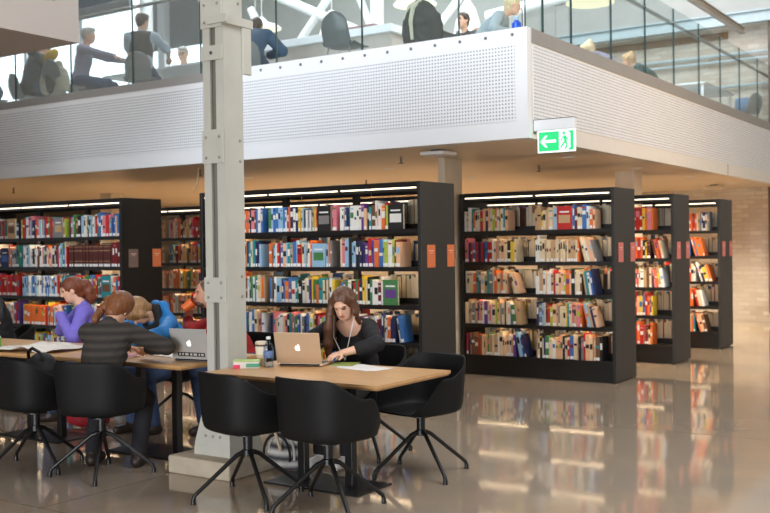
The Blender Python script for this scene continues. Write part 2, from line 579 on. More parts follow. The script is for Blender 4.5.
def balustrade(label, axis, cuts, fixed, z0, z1, rail):
    t = thing('glass_balustrade', label, 'railing', (0, 0, 0))
    for a, b in zip(cuts[:-1], cuts[1:]):
        g = MB()
        e, e2 = MB(), MB()
        if axis == 'x':
            g.box((a + 0.0091, fixed - 0.006, z0), (b - 0.0091, fixed + 0.006, z1))
            e.box((a + 0.004, fixed - 0.0062, z0), (a + 0.009, fixed + 0.0062, z1)); e2.box((b - 0.009, fixed - 0.0062, z0), (b - 0.004, fixed + 0.0062, z1))
        else:
            g.box((fixed - 0.006, a + 0.0151, z0), (fixed + 0.006, b - 0.0151, z1))
            e.box((fixed - 0.0062, a + 0.006, z0), (fixed + 0.0062, a + 0.015, z1)); e2.box((fixed - 0.0062, b - 0.015, z0), (fixed + 0.0062, b - 0.006, z1))
        gp = g.build('glass_panel', GLASS, t)
        e.build('panel_edge', GEDGE, gp); e2.build('panel_edge', GEDGE, gp)
    m = MB()
    off = 0.07
    if axis == 'x':
        m.tube([(cuts[0], fixed + off, rail), (cuts[-1] - 0.13, fixed + off, rail)], 0.024, 12)
    else:
        m.tube([(fixed - off, cuts[0] + 0.09, rail), (fixed - off, cuts[-1], rail)], 0.026, 12)
    h = m.build('handrail', RAILM, t, smooth=True)
    for c in cuts[1:-1]:
        mm = MB()
        for s in (-0.03, 0.03):
            if axis == 'x':
                mm.tube([(c + s, fixed - 0.012, rail - 0.03), (c + s, fixed + off, rail)], 0.009, 8)
            else:
                mm.tube([(fixed + 0.012, c + s, rail - 0.03), (fixed - off, c + s, rail)], 0.010, 8)
        mm.build('rail_clamp', RAILM, h)
    return t


balustrade('long glass balustrade with steel handrail above the bright perforated front', 'x',
           [-15.7, -14.5, -13.31, -12.12, -10.94, -9.75, -8.57, -7.39, -6.2, -5.01, -4.302], FY + 0.045, ZK, 4.72, 4.62)
balustrade('receding glass balustrade with steel handrail above the shaded perforated side', 'y',
           [8.9, 9.31, 10.02, 11.17, 12.33, 13.46, 14.6, 15.7, 16.82, 18.0, 19.1], FX - 0.045, ZK, 4.66, 4.50)

# ------------------------------------------------------------------ things fixed to the ceiling and facade
SPOTS = []
for j, y in enumerate((11.1, 13.4, 15.8, 18.1)):
    for i, x in enumerate((-4.8, -7.35, -9.8, -12.3, -14.8)):
        SPOTS.append((x, y, j, i))
for x, y, j, i in SPOTS:
    s = thing('recessed_spotlight', '%s downlight %s under the mezzanine' % (
        ('outermost', 'second', 'third', 'fourth', 'innermost')[i],
        ('above the pillar row', 'above the second aisle', 'above the third aisle', 'before the brick wall')[j]), 'ceiling light', (x, y, ZC), 0, 'recessed ceiling downlights')
    MB().lathe([(0.045, -0.001), (0.075, -0.001), (0.078, -0.008), (0.062, -0.012), (0.045, -0.010)], 20).build('ring', WHITE, s, True)
    MB().lathe([(0.0, -0.004), (0.044, -0.004), (0.044, -0.0015), (0, -0.0015)], 16).build('lens', SPOT, s)
    d = bpy.data.lights.new('downlight_beam', 'SPOT')
    d.energy = 380 if j == 3 else 275; d.color = (1.0, 0.82, 0.60); d.spot_size = R(125); d.spot_blend = 0.6; d.shadow_soft_size = 0.05
    o = bpy.data.objects.new('downlight_beam', d); COL.objects.link(o); o.parent = s; o.location = (0, 0, -0.03)

for x, y, l in ((-5.54, 9.35, 'white square wireless box on the ceiling beside the pillar behind the front bookcase'), (-5.15, 18.4, 'small dark box under the ceiling before the brick wall')):
    s = thing('ceiling_box', l, 'ceiling box', (x, y, ZC))
    MB().bbox((-0.06, -0.06, -0.02), (0.06, 0.06, -0.0005), 0.004).build('mount', BLACK, s)
    MB().bbox((-0.15, -0.15, -0.06), (0.15, 0.15, -0.0205), 0.02).build('housing', WHITE if y < 10 else PILLAR, s)
for x, y, l in ((-6.23, 9.68, 'short sprinkler under the ceiling beside the white wireless box'), (-8.87, 12.78, 'short sprinkler under the ceiling above the front bookcase with the seated woman'),
                (-14.0, 10.2, 'short sprinkler under the ceiling above the left bookcase'), (-9.2, 9.5, 'short sprinkler under the ceiling just left of the steel column'), (-5.6, 12.0, 'short sprinkler under the ceiling right of the exit sign')):
    s = thing('sprinkler', l, 'sprinkler', (x, y, ZC), 0, 'ceiling sprinklers')
    MB().tube([(0, 0, -0.0005), (0, 0, -0.075)], 0.012, 8).build('pipe_stub', mat('dull_brass', (120, 104, 84), 0.5, metal=0.3), s)
    MB().lathe([(0, -0.09), (0.03, -0.088), (0.03, -0.082), (0.008, -0.076), (0, -0.076)], 12).build('deflector', mat('dull_brass', (120, 104, 84), 0.5, metal=0.3), s)
MB_w = MB()
pts = [(-9.03 + 0.03 * math.sin(t * 3), 9.3 - 0.12 * t, ZC - 0.001 - 0.42 * t + 0.12 * t * t) for t in [k / 10 for k in range(11)]]
tag(MB_w.tube(pts, 0.006, 6).build('ceiling_cable', mat('pale_cable', (214, 196, 170), 0.6), None, True), 'thin pale cable hanging from the ceiling just left of the steel column', 'cable')

# emergency exit sign
GREEN = mat('exit_green', (36, 190, 110), 0.4, var=0.02, emit=(40, 200, 118), estr=0.75)
SIGNW = mat('exit_white', (245, 255, 250), 0.4, var=0.01, emit=(236, 255, 246), estr=0.8)
ex = thing('exit_sign', 'green lit exit sign with white arrow and running figure under the mezzanine corner', 'exit sign', (-4.235, 9.0, 2.405))
MB().bbox((0.0, -0.035, 0.215), (0.42, 0.035, 0.32), 0.006).build('housing', ALUGREY if False else WHITE, ex)
MB().bbox((-0.008, -0.03, 0.19), (-0.0005, 0.03, 0.325), 0.002).bbox((0.0, -0.036, 0.3205), (0.42, 0.036, 0.326), 0.001).build('mounting_rail', mat('dark_grey_rail', (104, 108, 112), 0.5), ex)
MB().bbox((0.03, -0.012, 0.0), (0.42, 0.012, 0.2145), 0.004).build('light_panel', SIGNW, ex)
pic = MB().box((0.045, -0.0145, 0.015), (0.255, -0.0122, 0.20)).build('arrow_field', GREEN, ex)
a = MB().prism([(0.062, 0.108), (0.115, 0.165), (0.138, 0.165), (0.100, 0.121), (0.225, 0.121), (0.225, 0.095), (0.100, 0.095), (0.138, 0.051), (0.115, 0.051)], -0.0165, -0.0146)
a.build('arrow', SIGNW, pic)
df = MB().prism([(0.352, 0.015), (0.405, 0.015), (0.405, 0.20), (0.352, 0.20), (0.352, 0.185), (0.372, 0.18), (0.372, 0.04), (0.352, 0.03)], -0.0145, -0.0122).build('doorway', GREEN, ex)
rf = MB()
rf.lathe([(0.0, 0.0), (0.016, 0.0), (0.016, 0.002), (0, 0.002)], 14, xf=rot_to((0.306, -0.0122, 0.178), 0, R(90)))
for pts, r in (([(0.31, 0.155), (0.325, 0.095)], 0.013), ([(0.322, 0.10), (0.296, 0.075), (0.272, 0.04)], 0.009), ([(0.326, 0.095), (0.338, 0.062), (0.318, 0.025)], 0.009), ([(0.306, 0.15), (0.284, 0.128), (0.276, 0.102)], 0.006), ([(0.316, 0.15), (0.338, 0.13), (0.345, 0.11)], 0.006)):
    for (xa, za), (xb, zb) in zip(pts[:-1], pts[1:]):
        d = Vector((xb - xa, zb - za)).normalized(); nx, nz = -d.y * r, d.x * r
        rf.prism([(xa + nx, za + nz), (xa - nx, za - nz), (xb - nx, zb - nz), (xb + nx, zb + nz)], -0.0142, -0.0122)
rf.build('running_figure', GREEN, ex)

# ------------------------------------------------------------------ upper hall structure seen through the glass
tr = thing('roof_truss', 'white tubular steel roof truss behind the glass balustrade', 'roof truss', (0, 0, 0))
WB = mat('white_truss_paint', (240, 243, 245), 0.5, var=0.02, emit=None)
for p, q, r in (((-13.2, 6.72), (-9.6, 4.98), 0.09), ((-12.1, 5.2), (-10.8, 6.55), 0.075), ((-10.7, 6.5), (-10.2, 5.35), 0.07), ((-10.12, 7.4), (-10.12, 5.2), 0.12),
                ((-8.95, 5.2), (-8.2, 5.95), 0.07), ((-7.9, 5.33), (-5.9, 5.52), 0.10), ((-14.6, 6.95), (-13.9, 5.7), 0.09), ((-13.1, 6.2), (-12.55, 5.2), 0.08), ((-16.0, 4.9), (-16.0, 8.0), 0.13)):
    MB().tube([(p[0], 15.0, p[1]), (q[0], 15.0, q[1])], r, 10).build('truss_member', WB, tr, True)
tb = thing('steel_beam', 'pale blue steel beam along the top of the brick wall', 'beam', (0, 0, 0))
MB().box((-9.2, 19.42, 5.60), (0, 19.62, 5.63)).box((-9.2, 19.51, 5.6301), (0, 19.53, 5.80)).box((-9.2, 19.42, 5.8001), (0, 19.62, 5.83)).build('flanged_profile', mat('pale_blue_steel', (176, 190, 194), 0.5), tb)
b2 = thing('roof_beam', 'sloping grey steel beam under the roof beyond the far glass', 'beam', (0, 0, 0))
MB().box((-4.62, 13.5, 5.185), (-4.58, 18.3, 5.265)).build('web', mat('warm_grey_steel', (176, 168, 158), 0.6), b2)
MB().box((-4.645, 13.5, 5.2651), (-4.555, 18.3, 5.28)).box((-4.645, 13.5, 5.17), (-4.555, 18.3, 5.1849)).build('flange', mat('warm_grey_steel', (176, 168, 158), 0.6), b2)
b3 = thing('roof_strut', 'short pale box beam under the roof at the upper corner', 'beam', (0, 0, 0))
MB().box((-4.3, 15.4, 5.55), (-3.2, 15.7, 5.68)).build('beam_body', mat('pale_blue_steel', (176, 190, 194), 0.5), b3)
for z, x1, l in ((5.12, 0, 'upper of the thin pipes along the brick wall'), (5.0, 0, 'middle one of the thin pipes along the brick wall'), (4.51, 0, 'lowest pale pipe along the brick wall')):
    tag(MB().tube([(-8.8, 19.85, z), (x1, 19.85, z)], 0.028, 8).build('wall_pipe', mat('pale_blue_steel', (176, 190, 194), 0.5), None, True), l, 'pipe', 'pipes on the brick wall')
tag(MB().box((-4.46, 19.55, ZF), (-4.0, 19.85, 5.6)).build('brick_pier', mat('dark_old_brick', (112, 98, 84), 0.9, var=0.25, scale=8, bump=0.4), None), 'dark rough brick pier at the far end of the glass', 'pier')
PEND = mat('cream_lamp_inside', (255, 246, 214), 0.5, emit=(255, 244, 205), estr=0.9)
for x, y, z, l in ((-11.97, 14, 5.5, 'round white pendant lamp with yellow inside just right of the steel column'), (-8.7, 14, 5.46, 'round white pendant lamp with yellow inside above the coat on the chair'), (-5.68, 14, 5.05, 'round white pendant lamp with yellow inside above the corner of the glass')):
    t = thing('pendant_lamp', l, 'pendant lamp', (x, y, z), 0, 'round pendant lamps upstairs')
    MB().lathe([(0.36, 0.0), (0.30, 0.05), (0.12, 0.11), (0.04, 0.2), (0.0, 0.2)], 28).build('shade', WHITE, t, True)
    MB().lathe([(0.0, -0.012), (0.35, -0.012), (0.35, -0.001), (0, -0.001)], 28).build('diffuser', PEND, t, True)
    MB().tube([(0, 0, 0.2), (0, 0, 3.2)], 0.008, 6).build('cord', WHITE, t)
for x, y, z, l in ((-9.65, 13.0, 4.62, 'tall white bell shaped lamp behind the grey chair'), (-7.95, 14.4, 4.80, 'tall white bell shaped lamp above the small heads upstairs'), (-11.6, 13.4, 4.45, 'small white bell shaped lamp nearest the steel column')):
    t = thing('bell_lamp', l, 'pendant lamp', (x, y, z), 0, 'white bell lamps upstairs')
    MB().lathe([(0.27, 0.0), (0.24, 0.1), (0.19, 0.35), (0.13, 0.55), (0.05, 0.68), (0.0, 0.7)], 24).build('shade', mat('glowing_white_shade', (250, 252, 255), 0.6, emit=(245, 250, 255), estr=0.35), t, True)
    MB().tube([(0, 0, 0.69), (0, 0, 3.6)], 0.008, 6).build('cord', WHITE, t)
# ------------------------------------------------------------------ bookcases
SH = (0.235, 0.60, 0.957, 1.322, 1.682)   # shelf surface heights
CASE_H, DEEP, BAY = 2.13, 0.63, 0.925
SIGNO = mat('orange_sign_plate', (206, 112, 66), 0.6, var=0.05)
SIGNP = mat('dusty_pink_sign_plate', (196, 112, 106), 0.6, var=0.05)
SIGNT = mat('brown_sign_plate', (112, 92, 82), 0.6, var=0.05)
SIGNL = mat('pale_sign_mark', (232, 196, 176), 0.6, var=0.02)


def bookcase(label, xr, yf, nb, sign_mats, end=CHARCOAL):
    """double sided case whose right hand end panel is at xr and whose front is at yf"""
    xl = xr - nb * BAY - 0.06
    t = thing('bookcase', label, 'bookcase', (0, 0, 0), 0)
    e = MB().bbox((xr - 0.04, yf, 0.015), (xr, yf + DEEP, CASE_H), 0.004).build('end_panel', end, t)
    MB().bbox((xl, yf, 0.015), (xl + 0.04, yf + DEEP, CASE_H), 0.006).build('end_panel', BLACK, t)
    if sign_mats:
        for sm, (a, b) in zip(sign_mats, ((0.10, 0.245), (0.475, 0.61))):
            p = MB().bbox((xr + 0.0005, yf + a, 1.315), (xr + 0.006, yf + b, 1.53), 0.002).build('sign_plate', sm, e)
            MB().box((xr + 0.0062, yf + a + 0.03, 1.47), (xr + 0.0068, yf + b - 0.03, 1.477)).box((xr + 0.0062, yf + a + 0.05, 1.45), (xr + 0.0068, yf + b - 0.05, 1.455)).build('sign_mark', SIGNL, p)
    x0, x1 = xl + 0.0402, xr - 0.0402
    MB().box((x0, yf + 0.02, 0.0), (x1, yf + DEEP - 0.02, SH[0] - 0.026)).build('plinth', BLACK, t)
    MB().bbox((x0, yf + 0.002, CASE_H - 0.03), (x1, yf + DEEP - 0.002, CASE_H - 0.001), 0.003).build('top_panel', BLACK, t)
    for k in range(nb):
        a = x0 + k * (x1 - x0) / nb
        b = x0 + (k + 1) * (x1 - x0) / nb
        for z in SH:
            s = MB().box((a + 0.001, yf + 0.01, z - 0.025), (b - 0.001, yf + DEEP - 0.01, z)).box((a + 0.001, yf + 0.004, z - 0.040), (b - 0.001, yf + 0.0099, z + 0.002)).build('shelf', BLACK, t)
            if z > (SH[1] if yf < 9 else SH[0]):
                MB().box((a + 0.16, yf + 0.014, z - 0.0395), (b - 0.12, yf + 0.036, z - 0.0255)).build('shelf_lamp', SHELFLAMP, s)
            MB().box((a + 0.03, yf + 0.285, z + 0.0002), (b - 0.03, yf + 0.345, z + 0.055)).build('back_stop', BLACK, s)
        for yy, sg in ((yf + 0.012, 1), (yf + DEEP - 0.012, -1)):
            y0, y1 = sorted((yy, yy + sg * 0.030))
            i0, i1 = sorted((yy + sg * 0.0302, yy + sg * 0.038))
            h = MB().box((a + 0.004, y0, CASE_H - 0.052), (b - 0.004, y1, CASE_H - 0.0305)).box((a + 0.004, i0, CASE_H - 0.092), (b - 0.004, i1, CASE_H - 0.0305)).build('lamp_rail', BLACK, t)
            MB().bbox((a + 0.02, y0 + 0.002, CASE_H - 0.063), (b - 0.03, y1 - 0.002, CASE_H - 0.0522), 0.004).build('strip_lamp', STRIP, h)
        if k:
            MB().box((a - 0.03, yf + 0.286, SH[0] + 0.001), (a + 0.03, yf + 0.344, CASE_H - 0.031)).build('middle_post', BLACK, t)
    for xx in (xl + 0.1, xr - 0.1):
        pass
    return x0, x1


CASES = {
    'c1': dict(xr=-4.95, yf=8.02, nb=3, signs=(SIGNO, SIGNO), label='black bookcase right behind the long-haired woman typing at her laptop'),
    'c0': dict(xr=-9.06, yf=8.05, nb=3, signs=(SIGNT, SIGNO), label='black bookcase behind the woman in the purple top'),
    'c2': dict(xr=-3.98, yf=10.42, nb=2, signs=(SIGNP, SIGNP), label='wide black bookcase with pink end signs just right of the concrete pillar'),
    'c3': dict(xr=-3.98, yf=12.44, nb=3, signs=(SIGNP, SIGNP), label='middle one of the three bookcases with pink end signs'),
    'c4': dict(xr=-3.98, yf=14.50, nb=3, signs=(SIGNP, SIGNP), label='farthest bookcase with pink end signs, in front of the brick wall'),
    'c5': dict(xr=-6.12, yf=10.42, nb=6, signs=None, label='long black bookcase of the second row, seen beside the steel column'),
}
for k, c in CASES.items():
    c['x'] = bookcase(c['label'], c['xr'], c['yf'], c['nb'], c['signs'], BLACK if k == 'c0' else CHARCOAL)

PAL = [('white', (232, 230, 224)), ('cream', (228, 208, 172)), ('pale blue', (150, 190, 216)), ('blue', (62, 112, 178)), ('navy', (38, 44, 84)),
       ('teal', (44, 140, 146)), ('green', (72, 128, 74)), ('lime', (172, 190, 70)), ('yellow', (232, 196, 62)), ('orange', (226, 112, 48)),
       ('red', (190, 40, 36)), ('dark red', (112, 30, 34)), ('pink', (222, 128, 140)), ('purple', (104, 66, 140)), ('black', (30, 28, 30)),
       ('grey', (128, 126, 124)), ('brown', (112, 76, 50)), ('tan', (196, 160, 118)), ('peach', (236, 186, 146)), ('maroon', (84, 40, 36))]
PN = [p[0] for p in PAL]
PMAT = [mat('%s_book_cover' % n.replace(' ', '_'), c, 0.5, var=0.07, scale=14) for n, c in PAL]
PAGES = mat('book_page_edges', (230, 212, 184), 0.9, var=0.08, scale=40, stretch=(30, 1, 1))
LABELW = mat('white_spine_label', (240, 240, 238), 0.7, var=0.01)
WEI = {
    'c1': [16, 9, 9, 7, 9, 7, 4, 3, 4, 7, 7, 2, 7, 4, 7, 4, 3, 5, 4, 1],
    'c0': [14, 6, 12, 10, 6, 5, 5, 2, 4, 6, 10, 2, 4, 3, 4, 2, 3, 3, 3, 1],
    'c2': [14, 20, 3, 3, 5, 4, 3, 3, 5, 5, 5, 2, 3, 2, 4, 4, 3, 13, 15, 1],
    'c3': [8, 9, 1, 2, 2, 1, 3, 2, 6, 12, 14, 5, 4, 2, 3, 4, 5, 5, 5, 3],
    'c4': [8, 12, 2, 4, 2, 2, 3, 2, 8, 8, 10, 3, 2, 1, 3, 4, 4, 6, 6, 2],
    'c5': [8, 14, 3, 3, 2, 3, 2, 3, 4, 10, 8, 3, 4, 1, 3, 5, 4, 10, 10, 2],
}
# sections of a shelf where the photograph shows a run of one kind: (case, shelf from below, x from, x to, colours, height, thickness)
RUNS = [('c0', 3, -10.02, -9.30, ['maroon'], 0.265, 0.034), ('c0', 3, -9.29, -9.12, ['dark red'], 0.29, 0.03),
        ('c0', 2, -11.5, -10.95, ['red', 'red', 'pink', 'dark red'], 0.26, 0.04), ('c0', 2, -10.94, -10.35, ['pale blue', 'white', 'blue'], 0.25, 0.03),
        ('c0', 1, -10.9, -10.45, ['orange', 'orange', 'red', 'peach'], 0.24, 0.045),
        ('c2', 3, -4.9, -4.45, ['cream', 'cream', 'tan'], 0.25, 0.024), ('c2', 3, -5.80, -5.5, ['navy', 'blue', 'navy', 'red'], 0.235, 0.03),
        ('c1', 4, -7.0, -6.65, ['white', 'pale blue', 'green', 'blue'], 0.255, 0.028),
        ('c3', 4, -4.9, -4.3, ['red', 'red', 'orange', 'purple', 'yellow', 'pink'], 0.29, 0.04), ('c3', 3, -4.9, -4.4, ['orange', 'yellow', 'orange', 'red'], 0.27, 0.035),
        ('c4', 1, -4.9, -4.4, ['pale blue', 'blue', 'teal', 'orange'], 0.26, 0.04)]
FACEOUT = {('c1', 3): [(-6.90, 'orange', 'black'), (-6.22, 'pale blue', 'green')], ('c1', 2): [(-6.93, 'orange', 'brown'), (-5.35, 'green', 'purple')],
           ('c1', 4): [(-6.15, 'black', 'grey'), (-5.30, 'black', 'white')], ('c0', 4): [(-10.25, 'grey', 'tan'), (-11.2, 'tan', 'brown')],
           ('c0', 3): [(-10.20, 'black', 'yellow'), (-11.3, 'navy', 'blue'), (-11.0, 'black', 'tan')], ('c0', 2): [(-9.42, 'teal', 'brown')],
           ('c1', 1): [(-6.98, 'purple', 'white')], ('c2', 4): [(-4.62, 'red', 'tan')]}
XLIM = {'c1': (-7.25, 0), 'c0': (-11.80, 0), 'c5': (-10.95, -9.7), 'c3': (-5.3, 0), 'c4': (-5.3, 0), 'c2': (-9, 0)}
ORD = ['bottom', 'second', 'third', 'fourth', 'top']

BOOKS = []   # dict per book of the front rows
REAR = []
for key, c in CASES.items():
    x0, x1 = c['x']
    xmin, xmax = XLIM[key]
    xmax = min(xmax, 10)
    nb = c['nb']
    for si, z in enumerate(SH):
        for k in range(nb):
            a = x0 + k * (x1 - x0) / nb + 0.012
            b = x0 + (k + 1) * (x1 - x0) / nb - 0.012
            if b < xmin or a > xmax:
                continue
            fill = {'c1': rnd.uniform(0.93, 0.99), 'c0': rnd.uniform(0.96, 0.995), 'c2': rnd.uniform(0.66, 0.84), 'c3': rnd.uniform(0.75, 0.9), 'c4': rnd.uniform(0.75, 0.9), 'c5': 0.97}[key]
            if key == 'c1' and k == nb - 1:
                fill = rnd.uniform(0.68, 0.8)
            if key == 'c0' and si == 3:
                fill = 0.995
            if key == 'c2' and si == 0 and k == 1:
                fill = 0.88
            end = a + (b - a) * fill
            x = a
            hmean = rnd.uniform(0.235, 0.262)
            row = []
            nlean = rnd.choice([0, 0, 3, 4, 5]) if key in ('c2', 'c3', 'c4') else rnd.choice([0, 0, 0, 2])
            fo = sorted(FACEOUT.get((key, si), []))
            prevh = 0.2
            while x < end:
                f = next((q for q in fo if x <= q[0] < x + 0.05 and a <= q[0] < b - 0.2), None)
                run = next((q for q in RUNS if q[0] == key and q[1] == si and q[2] <= x < q[3]), None)
                if f:
                    wd, h, d, ci = rnd.uniform(0.15, 0.18), rnd.uniform(0.235, 0.265), rnd.uniform(0.02, 0.035), PN.index(f[1])
                    row.append(dict(x=x, w=wd, h=h, d=d, ci=ci, c2=PN.index(f[2]), face=True, lean=0, inset=0.0))
                    x += wd + 0.006
                    continue
                if run:
                    ci = PN.index(rnd.choice(run[4])); h = run[5] * rnd.uniform(0.97, 1.02) if len(run[4]) > 1 else run[5]; wd = run[6] * (rnd.uniform(0.7, 1.3) if len(run[4]) > 1 else 1)
                else:
                    ci = rnd.choices(range(len(PAL)), WEI[key])[0]
                    h = max(0.16, min(0.31, rnd.gauss(hmean, 0.018)))
                    wd = rnd.choice([0.016, 0.02, 0.022, 0.026, 0.03, 0.036, 0.044])
                if x + wd > end:
                    break
                row.append(dict(x=x, w=wd, h=h, d=rnd.uniform(0.15, 0.21), ci=ci, c2=rnd.randrange(len(PAL)), face=False, lean=0, inset=rnd.choice([0, 0, 0.004, 0.01, 0.018])))
                x += wd + 0.0008
            if nlean and len(row) > 8 and not any(q['face'] for q in row[-nlean:]):
                ang = R(rnd.uniform(8, 22))
                base = row[-nlean - 1]
                xs = base['x'] + base['w']
                for q in row[-nlean:]:
                    pass
                xx = xs + max(q['h'] for q in row[-nlean:]) * math.sin(ang) + 0.002
                keep = row[:-nlean]
                for q in row[-nlean:]:
                    q['x'] = xx; q['lean'] = ang
                    wid = q['w'] / math.cos(ang) + 0.001
                    if xx + q['w'] * math.cos(ang) > b:
                        break
                    keep.append(q)
                    xx += wid
                row = keep
            for q in row:
                q.update(case=key, si=si, z=z, yf=c['yf'])
                if xmin <= q['x'] + q['w'] / 2 <= xmax:
                    BOOKS.append(q)
            # the row that faces the other aisle, seen from behind
            x = a + rnd.uniform(0, 0.1)
            rh = rnd.uniform(0.24, 0.275)
            while x < b - 0.05:
                wd = rnd.uniform(0.014, 0.05)
                if rnd.random() > 0.07 and xmin <= x <= xmax:
                    REAR.append((x, wd, max(0.17, min(0.30, rnd.gauss(rh, 0.02))), z, c['yf'], rnd.choices(range(len(PAL)), WEI[key])[0]))
                x += wd + 0.001

# number along the shelf, from the case's right end panel
from collections import defaultdict
rows = defaultdict(list)
for q in BOOKS:
    rows[(q['case'], q['si'])].append(q)
for lst in rows.values():
    lst.sort(key=lambda q: -q['x'])
    for i, q in enumerate(lst):
        q['nth'] = i + 1
        q['nbL'] = lst[i + 1] if i + 1 < len(lst) else None
        q['nbR'] = lst[i - 1] if i else None


def px(P):
    v = Vector(P) - Vector((0, 0, CAM_H))
    d = v.dot(_F)
    return 385 + 1008.06 * v.dot(_R) / d, 256.5 - 1008.06 * v.dot(_U) / d, d


# which books show most from where the photograph was taken (people and tables stand before some of them)
HIDE = [(203, 0, 249, 513), (305, 288, 386, 373), (268, 330, 326, 373), (228, 352, 280, 372), (52, 278, 106, 345), (0, 298, 24, 350), (92, 290, 180, 372), (166, 282, 252, 372), (372, 352, 462, 420), (0, 345, 460, 513)]


def shows(q):
    X, Y, D = px((q['x'] + q['w'] / 2, q['yf'], q['z'] + q['h'] / 2))
    if not (2 < X < 768) or any(a <= X <= c and b <= Y <= d for a, b, c, d in HIDE):
        return 0.0
    if q['case'] in ('c2',) and X < 466: return 0.0
    if q['case'] == 'c3' and X < 641: return 0.0
    if q['case'] == 'c4' and X < 694: return 0.0
    if q['case'] == 'c5' and not 170 < X < 202: return 0.0
    return q['w'] * q['h'] / D ** 2


for q in BOOKS:
    q['score'] = shows(q)
order = sorted(BOOKS, key=lambda q: -q['score'])
SINGLE = order[:300]
single_ids = {id(q) for q in SINGLE}


def ordinal(n):
    return '%d%s' % (n, 'th' if 10 <= n % 100 <= 20 else {1: 'st', 2: 'nd', 3: 'rd'}.get(n % 10, 'th'))


WHERE = {'c1': 'case behind the typing woman', 'c0': 'case behind the woman in purple', 'c2': 'case right of the pillar', 'c3': 'middle pink-signed case', 'c4': 'farthest pink-signed case', 'c5': 'case beside the steel column'}


def book_mesh(mb, q, ox, oy, oz, mats_off=None):
    """cover, page block, title band and spine label; origin at the lower left corner of the spine"""
    w_, h, d = q['w'], q['h'], q['d']
    xf = Matrix.Translation((ox, oy, oz)) @ Euler((0, -q['lean'], 0)).to_matrix().to_4x4()
    ci, c2 = mats_off
    if q['face']:
        mb.box((0, 0, 0), (w_, 0.003, h), ci, xf); mb.box((0, d - 0.003, 0), (w_, d, h), ci, xf); mb.box((0, 0.0031, 0), (0.003, d - 0.0031, h), ci, xf)
        mb.box((0.0031, 0.0031, 0.003), (w_ - 0.004, d - 0.0031, h - 0.004), 'p', xf)
        mb.add([(0.02, -0.0006, h * 0.28), (w_ - 0.02, -0.0006, h * 0.28), (w_ - 0.02, -0.0006, h * 0.62), (0.02, -0.0006, h * 0.62)], [(0, 1, 2, 3)], c2, xf)
        mb.add([(0.03, -0.0006, h * 0.72), (w_ - 0.03, -0.0006, h * 0.72), (w_ - 0.03, -0.0006, h * 0.78), (0.03, -0.0006, h * 0.78)], [(0, 1, 2, 3)], 'w', xf)
        return
    t = 0.0022
    mb.box((0, 0, 0), (t, d, h), ci, xf); mb.box((w_ - t, 0, 0), (w_, d, h), ci, xf); mb.box((t, 0, 0), (w_ - t, t, h), ci, xf)
    mb.box((t, t, 0.003), (w_ - t, d - 0.005, h - 0.004), 'p', xf)
    e = -0.0006
    if q['lab']:
        mb.add([(0.0015, e, 0.006), (w_ - 0.0015, e, 0.006), (w_ - 0.0015, e, 0.038), (0.0015, e, 0.038)], [(0, 1, 2, 3)], 'w', xf)
    for z0, z1, mm in q['bands']:
        mb.add([(0.003, e, z0 * h), (w_ - 0.003, e, z0 * h), (w_ - 0.003, e, z1 * h), (0.003, e, z1 * h)], [(0, 1, 2, 3)], mm, xf)


def lum(ci):
    return sum(PAL[ci][1]) / 3


for q in BOOKS:
    r2 = random.Random(int(q['x'] * 1e5) ^ q['si'] * 77)
    q['lab'] = r2.random() < (0.75 if q['case'] in ('c1', 'c0') else 0.4)
    if PN[q['ci']] == 'maroon':
        q['bands'] = [(0.72, 0.75, PN.index('tan')), (0.9, 0.92, PN.index('tan')), (0.25, 0.27, PN.index('tan'))]; q['lab'] = True
    else:
        cc = PN.index('black') if lum(q['ci']) > 150 else PN.index('white')
        if r2.random() < 0.35: cc = r2.randrange(len(PAL))
        a = r2.uniform(0.4, 0.6)
        q['bands'] = [(a, a + r2.uniform(0.08, 0.3), cc)] if r2.random() < 0.75 and q['w'] > 0.018 else []
        if r2.random() < 0.3: q['bands'].append((0.84, 0.9, r2.randrange(len(PAL))))


def size_word(q):
    s = 'tall' if q['h'] > 0.255 else ('short' if q['h'] < 0.21 else '')
    t = 'thick' if q['w'] > 0.042 else ('slim' if q['w'] < 0.021 else '')
    if q['face']: s, t = '', 'face-out'
    if q['lean']: t = 'leaning'
    return ' '.join(x for x in (s, t) if x)


def names_pair(q):
    n = [PN[x['ci']] for x in (q['nbL'], q['nbR']) if x is not None]
    if len(n) == 2:
        if n[0] == n[1]:
            return 'between two %s ones' % n[0]
        return 'between %s and %s ones' % (n[0], n[1])
    return 'at the end of the row'


def label1(q):
    return ' '.join(('%s %s book %s, %s shelf, %s' % (size_word(q), PN[q['ci']], names_pair(q), ORD[q['si']], WHERE[q['case']])).split())


def label2(q):
    return ' '.join(('%s book, %s from the end panel, %s shelf, %s' % (PN[q['ci']], ordinal(q['nth']), ORD[q['si']], WHERE[q['case']])).split())


cnt = defaultdict(int)
for q in BOOKS:
    cnt[label1(q)] += 1
for q in SINGLE:
    c2 = q['c2'] if q['face'] else None
    mb = MB()
    book_mesh(mb, q, 0, 0, 0, ('c', 'b'))
    mats = [PMAT[q['ci']], PAGES, LABELW]
    mp = {'c': 0, 'p': 1, 'w': 2}
    out = []
    for s in mb.m:
        if s == 'b': s = q['c2']
        if s in mp: out.append(mp[s]); continue
        mp[s] = len(mats); mats.append(PMAT[s]); out.append(mp[s])
    mb.m = out
    # lean is baked as the object's own rotation
    o = mb.build('library_book', mats)
    if q['lean']:
        rm = Euler((0, q['lean'], 0)).to_matrix().to_4x4()
        o.data.transform(rm)
        o.rotation_euler = (0, -q['lean'], 0)
    o.location = (q['x'], q['yf'] + 0.012 + q['inset'], q['z'] + 0.0005)
    l = label1(q)
    if cnt[l] > 1 or len(l.split()) > 16:
        l = label2(q)
    tag(o, l, 'book', 'library books on the shelves')

